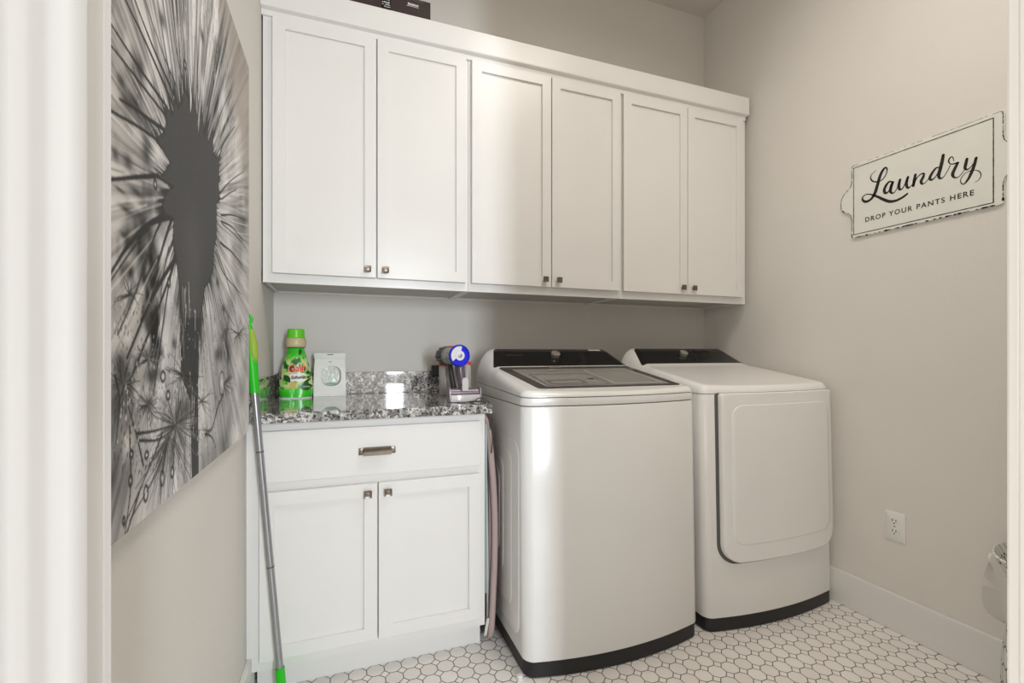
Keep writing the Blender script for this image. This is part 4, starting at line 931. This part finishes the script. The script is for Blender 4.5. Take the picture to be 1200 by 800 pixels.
# ------------------------------------------------------------ folded board in the gap
t = thing('ironing_board', 'folded ironing board with pink padded edge between cabinet and washer', 'ironing board', (.53, 1.9, 0))
def edge_curve(z):   # y of the front rim as it rises (rounded heel, tapering top)
    return 0
rim = [(1.93, .008), (1.80, .008), (1.725, .010), (1.690, .030), (1.676, .080), (1.672, .2), (1.672, .40), (1.676, .58), (1.690, .70), (1.715, .79), (1.76, .835), (1.83, .85), (1.93, .855)]
R = [tuple(p) for p in spline(rim, 5)]
PINK = mat('pink_board_cover', (184, 164, 159), .8, bump=.4, bscale=300); BLU = mat('pale_blue_underside', (164, 180, 184), .5)
b = BM(); tube(b, [(.527+.012*math.sin(min(1, z/.85)*PI)**2, y, max(z, .0125)) for y, z in R], .0125, 14, sx=1, sy=1); obj('padded_rim', b, PINK, t, smooth=True, angle=50)
b = BM(); ins = [(y+.012, z) for y, z in R]; loop_strip(b, [[(.522, y, max(z, .013)) for y, z in ins]+[(2.12, .855, )[:0] or (.522, 2.1, .85), (.522, 2.1, .013)], [(.532, y, max(z, .013)) for y, z in ins]+[(.532, 2.1, .85), (.532, 2.1, .013)]], cap0=True, cap1=True); obj('board_cover', b, PINK, t)
b = BM(); box(b, .504, .5125, 1.682, 2.08, .19, .83, r=.002); obj('underside_panel', b, BLU, t, smooth=True, angle=30)
b = BM(); tube(b, [(.5175, 1.69, .06), (.5175, 1.70, .40), (.5175, 1.72, .78)], .005, 10); tube(b, [tuple(p) for p in spline([(.508, 1.72, .022), (.507, 1.69, .030), (.508, 1.678, .06), (.514, 1.676, .10)], 5)], .006, 10); obj('folded_leg', b, WPLAS, t, smooth=True)
# little glide on the floor by the washer
b = BM(); lathe(b, (.560, 1.462, 0), [(.011, 0), (.0115, .010), (.0085, .015), (.004, .0155)], 18)
tag(obj('floor_glide', b, WPLAS, smooth=True, angle=30), 'small white plastic glide on the tiles beside the washer plinth', 'glide')

# ------------------------------------------------------------ dark box on top of the cabinets
t = thing('storage_carton', 'dark brown carton lying on top of the wall cabinets', 'box', (.15, 2.08, 2.4405))
bxo('carton_body', (-.02, .350, 1.975, 2.19, 2.4405, 2.588), mat('dark_carton', (62, 50, 48), .4, noise=.25, nscale=12), t, r=.002)
b = BM(); box(b, .147, .186, 1.9735, 1.9752, 2.46, 2.588); obj('black_panel_print', b, HOLE, t)
b = BM(); random.seed(8)
for zz in (2.522, 2.531, 2.540, 2.552, 2.560, 2.568, 2.577):
    x = .150
    while x < .181:
        w_ = random.uniform(.002, .007); 
        if random.random() < .7: box(b, x, min(x+w_, .183), 1.9728, 1.9736, zz, zz+random.uniform(.002, .0055))
        x += w_+.0015
obj('small_white_print', b, WPLAS, t)
b = BM(); box(b, .21, .32, 1.9738, 1.9752, 2.578, 2.580); obj('thin_line_print', b, SEAM, t)
b = BM(); x = .255
for w_, h_ in ((.006, .009), (.004, .006), (.003, .009), (.006, .006), (.004, .008), (.006, .006), (.005, .006), (.003, .008)):
    box(b, x, x+w_, 1.9735, 1.9752, 2.556, 2.556+h_); x += w_+.0009
box(b, .250, .300, 1.9735, 1.9752, 2.551, 2.5525); obj('brand_print', b, WPLAS, t)

# ------------------------------------------------------------ lined wire hamper by the right wall
HX, HY = 1.848, .616
t = thing('laundry_hamper', 'round hamper with white black-gridded liner and ribbon behind the right door casing', 'hamper', (HX, HY, 0))
def grid_cloth():
    m = bpy.data.materials.new('chicken_wire_print_cloth'); m.use_nodes = True; nt = m.node_tree; p = nt.nodes['Principled BSDF']; N = nt.nodes.new; L = nt.links.new
    tc = N('ShaderNodeTexCoord'); s = N('ShaderNodeSeparateXYZ'); L(tc.outputs['UV'], s.inputs[0])
    def M(op, a, b=None):
        n = N('ShaderNodeMath'); n.operation = op
        for i, q in enumerate((a, b)):
            if q is None: continue
            if isinstance(q, (int, float)): n.inputs[i].default_value = q
            else: L(q, n.inputs[i])
        return n.outputs[0]
    u = M('MULTIPLY', s.outputs[0], 44); v = M('MULTIPLY', s.outputs[1], 20)
    wob = M('MULTIPLY', M('SINE', M('MULTIPLY', v, 2*PI)), .10)
    du = M('ABSOLUTE', M('SUBTRACT', M('FRACT', M('ADD', u, wob)), .5)); dv = M('ABSOLUTE', M('SUBTRACT', M('FRACT', M('ADD', v, M('MULTIPLY', M('SINE', M('MULTIPLY', u, 2*PI)), .10))), .5))
    g = M('LESS_THAN', M('MINIMUM', du, dv), .045)
    x = N('ShaderNodeMix'); x.data_type = 'RGBA'; L(g, x.inputs['Factor']); x.inputs['A'].default_value = (*lin((214, 213, 206)), 1); x.inputs['B'].default_value = (*lin((40, 40, 38)), 1)
    L(x.outputs['Result'], p.inputs['Base Color']); p.inputs['Roughness'].default_value = .85; return m
prof = [(.150, .004), (.162, .02), (.170, .08), (.175, .16), (.172, .25), (.162, .33), (.150, .40), (.152, .44), (.172, .49), (.188, .520), (.191, .527), (.187, .530), (.176, .505), (.150, .44), (.140, .30), (.140, .06), (.001, .05)]
b = BM(); uv = b.loops.layers.uv.new('UVMap'); seg = 64; rings = []
for i, (r, h) in enumerate(prof):
    ring_ = []
    for k in range(seg):
        a = 2*PI*k/seg; rr = r*(1+.012*math.sin(a*9)*(1 if .3 < h < .53 and r > .1 else .4)); ring_.append(b.verts.new((HX+rr*math.cos(a), HY+rr*math.sin(a), h)))
    rings.append(ring_)
vv_ = [0]
for (r0, h0), (r1, h1) in zip(prof, prof[1:]): vv_.append(vv_[-1]+math.hypot(r1-r0, h1-h0))
for i in range(len(rings)-1):
    for k in range(seg):
        f = b.faces.new((rings[i][k], rings[i][(k+1) % seg], rings[i+1][(k+1) % seg], rings[i+1][k]))
        for lp, (kk, q) in zip(f.loops, ((k, vv_[i]), (k+1, vv_[i]), (k+1, vv_[i+1]), (k, vv_[i+1]))): lp[uv].uv = (kk/seg, q)
b.faces.new(rings[0])
obj('cloth_liner', b, grid_cloth(), t, smooth=True, angle=60)
# ribbon end hanging off the rim on the photo side
dirn = Vector((1165-0, 0, 0)); ta = math.atan2(math.cos(math.radians(66.07)), math.sin(math.radians(66.07)))
tp = Vector((HX, HY, 0))+Vector((-math.sin(ta), math.cos(ta), 0))*.190
side = Vector((math.cos(ta), math.sin(ta), 0)); outw = Vector((-math.sin(ta), math.cos(ta), 0))
b = BM(); L_, R_ = [], []
for u0, u1, z in ((0, .006, .522), (.004, .010, .505), (.011, -.002, .478), (.017, -.006, .45), (.021, -.010, .42), (.021, -.014, .39), (.018, -.019, .362), (.008, -.024, .345), (-.008, -.027, .336), (-.026, -.0275, .331)):
    bulge = .012*math.sin((.53-z)*14)
    L_.append(b.verts.new(tp+outw*u0+side*(bulge-.02)+Vector((0, 0, z)))); R_.append(b.verts.new(tp+outw*u1+side*(bulge-.015)+Vector((0, 0, z))))
for k in range(len(L_)-1): b.faces.new((L_[k], L_[k+1], R_[k+1], R_[k]))
ext = bmesh.ops.solidify(b, geom=b.faces[:], thickness=.0008)
obj('ribbon', b, mat('sheer_white_ribbon', (255, 252, 246), .6, alpha=.7), t, smooth=True)
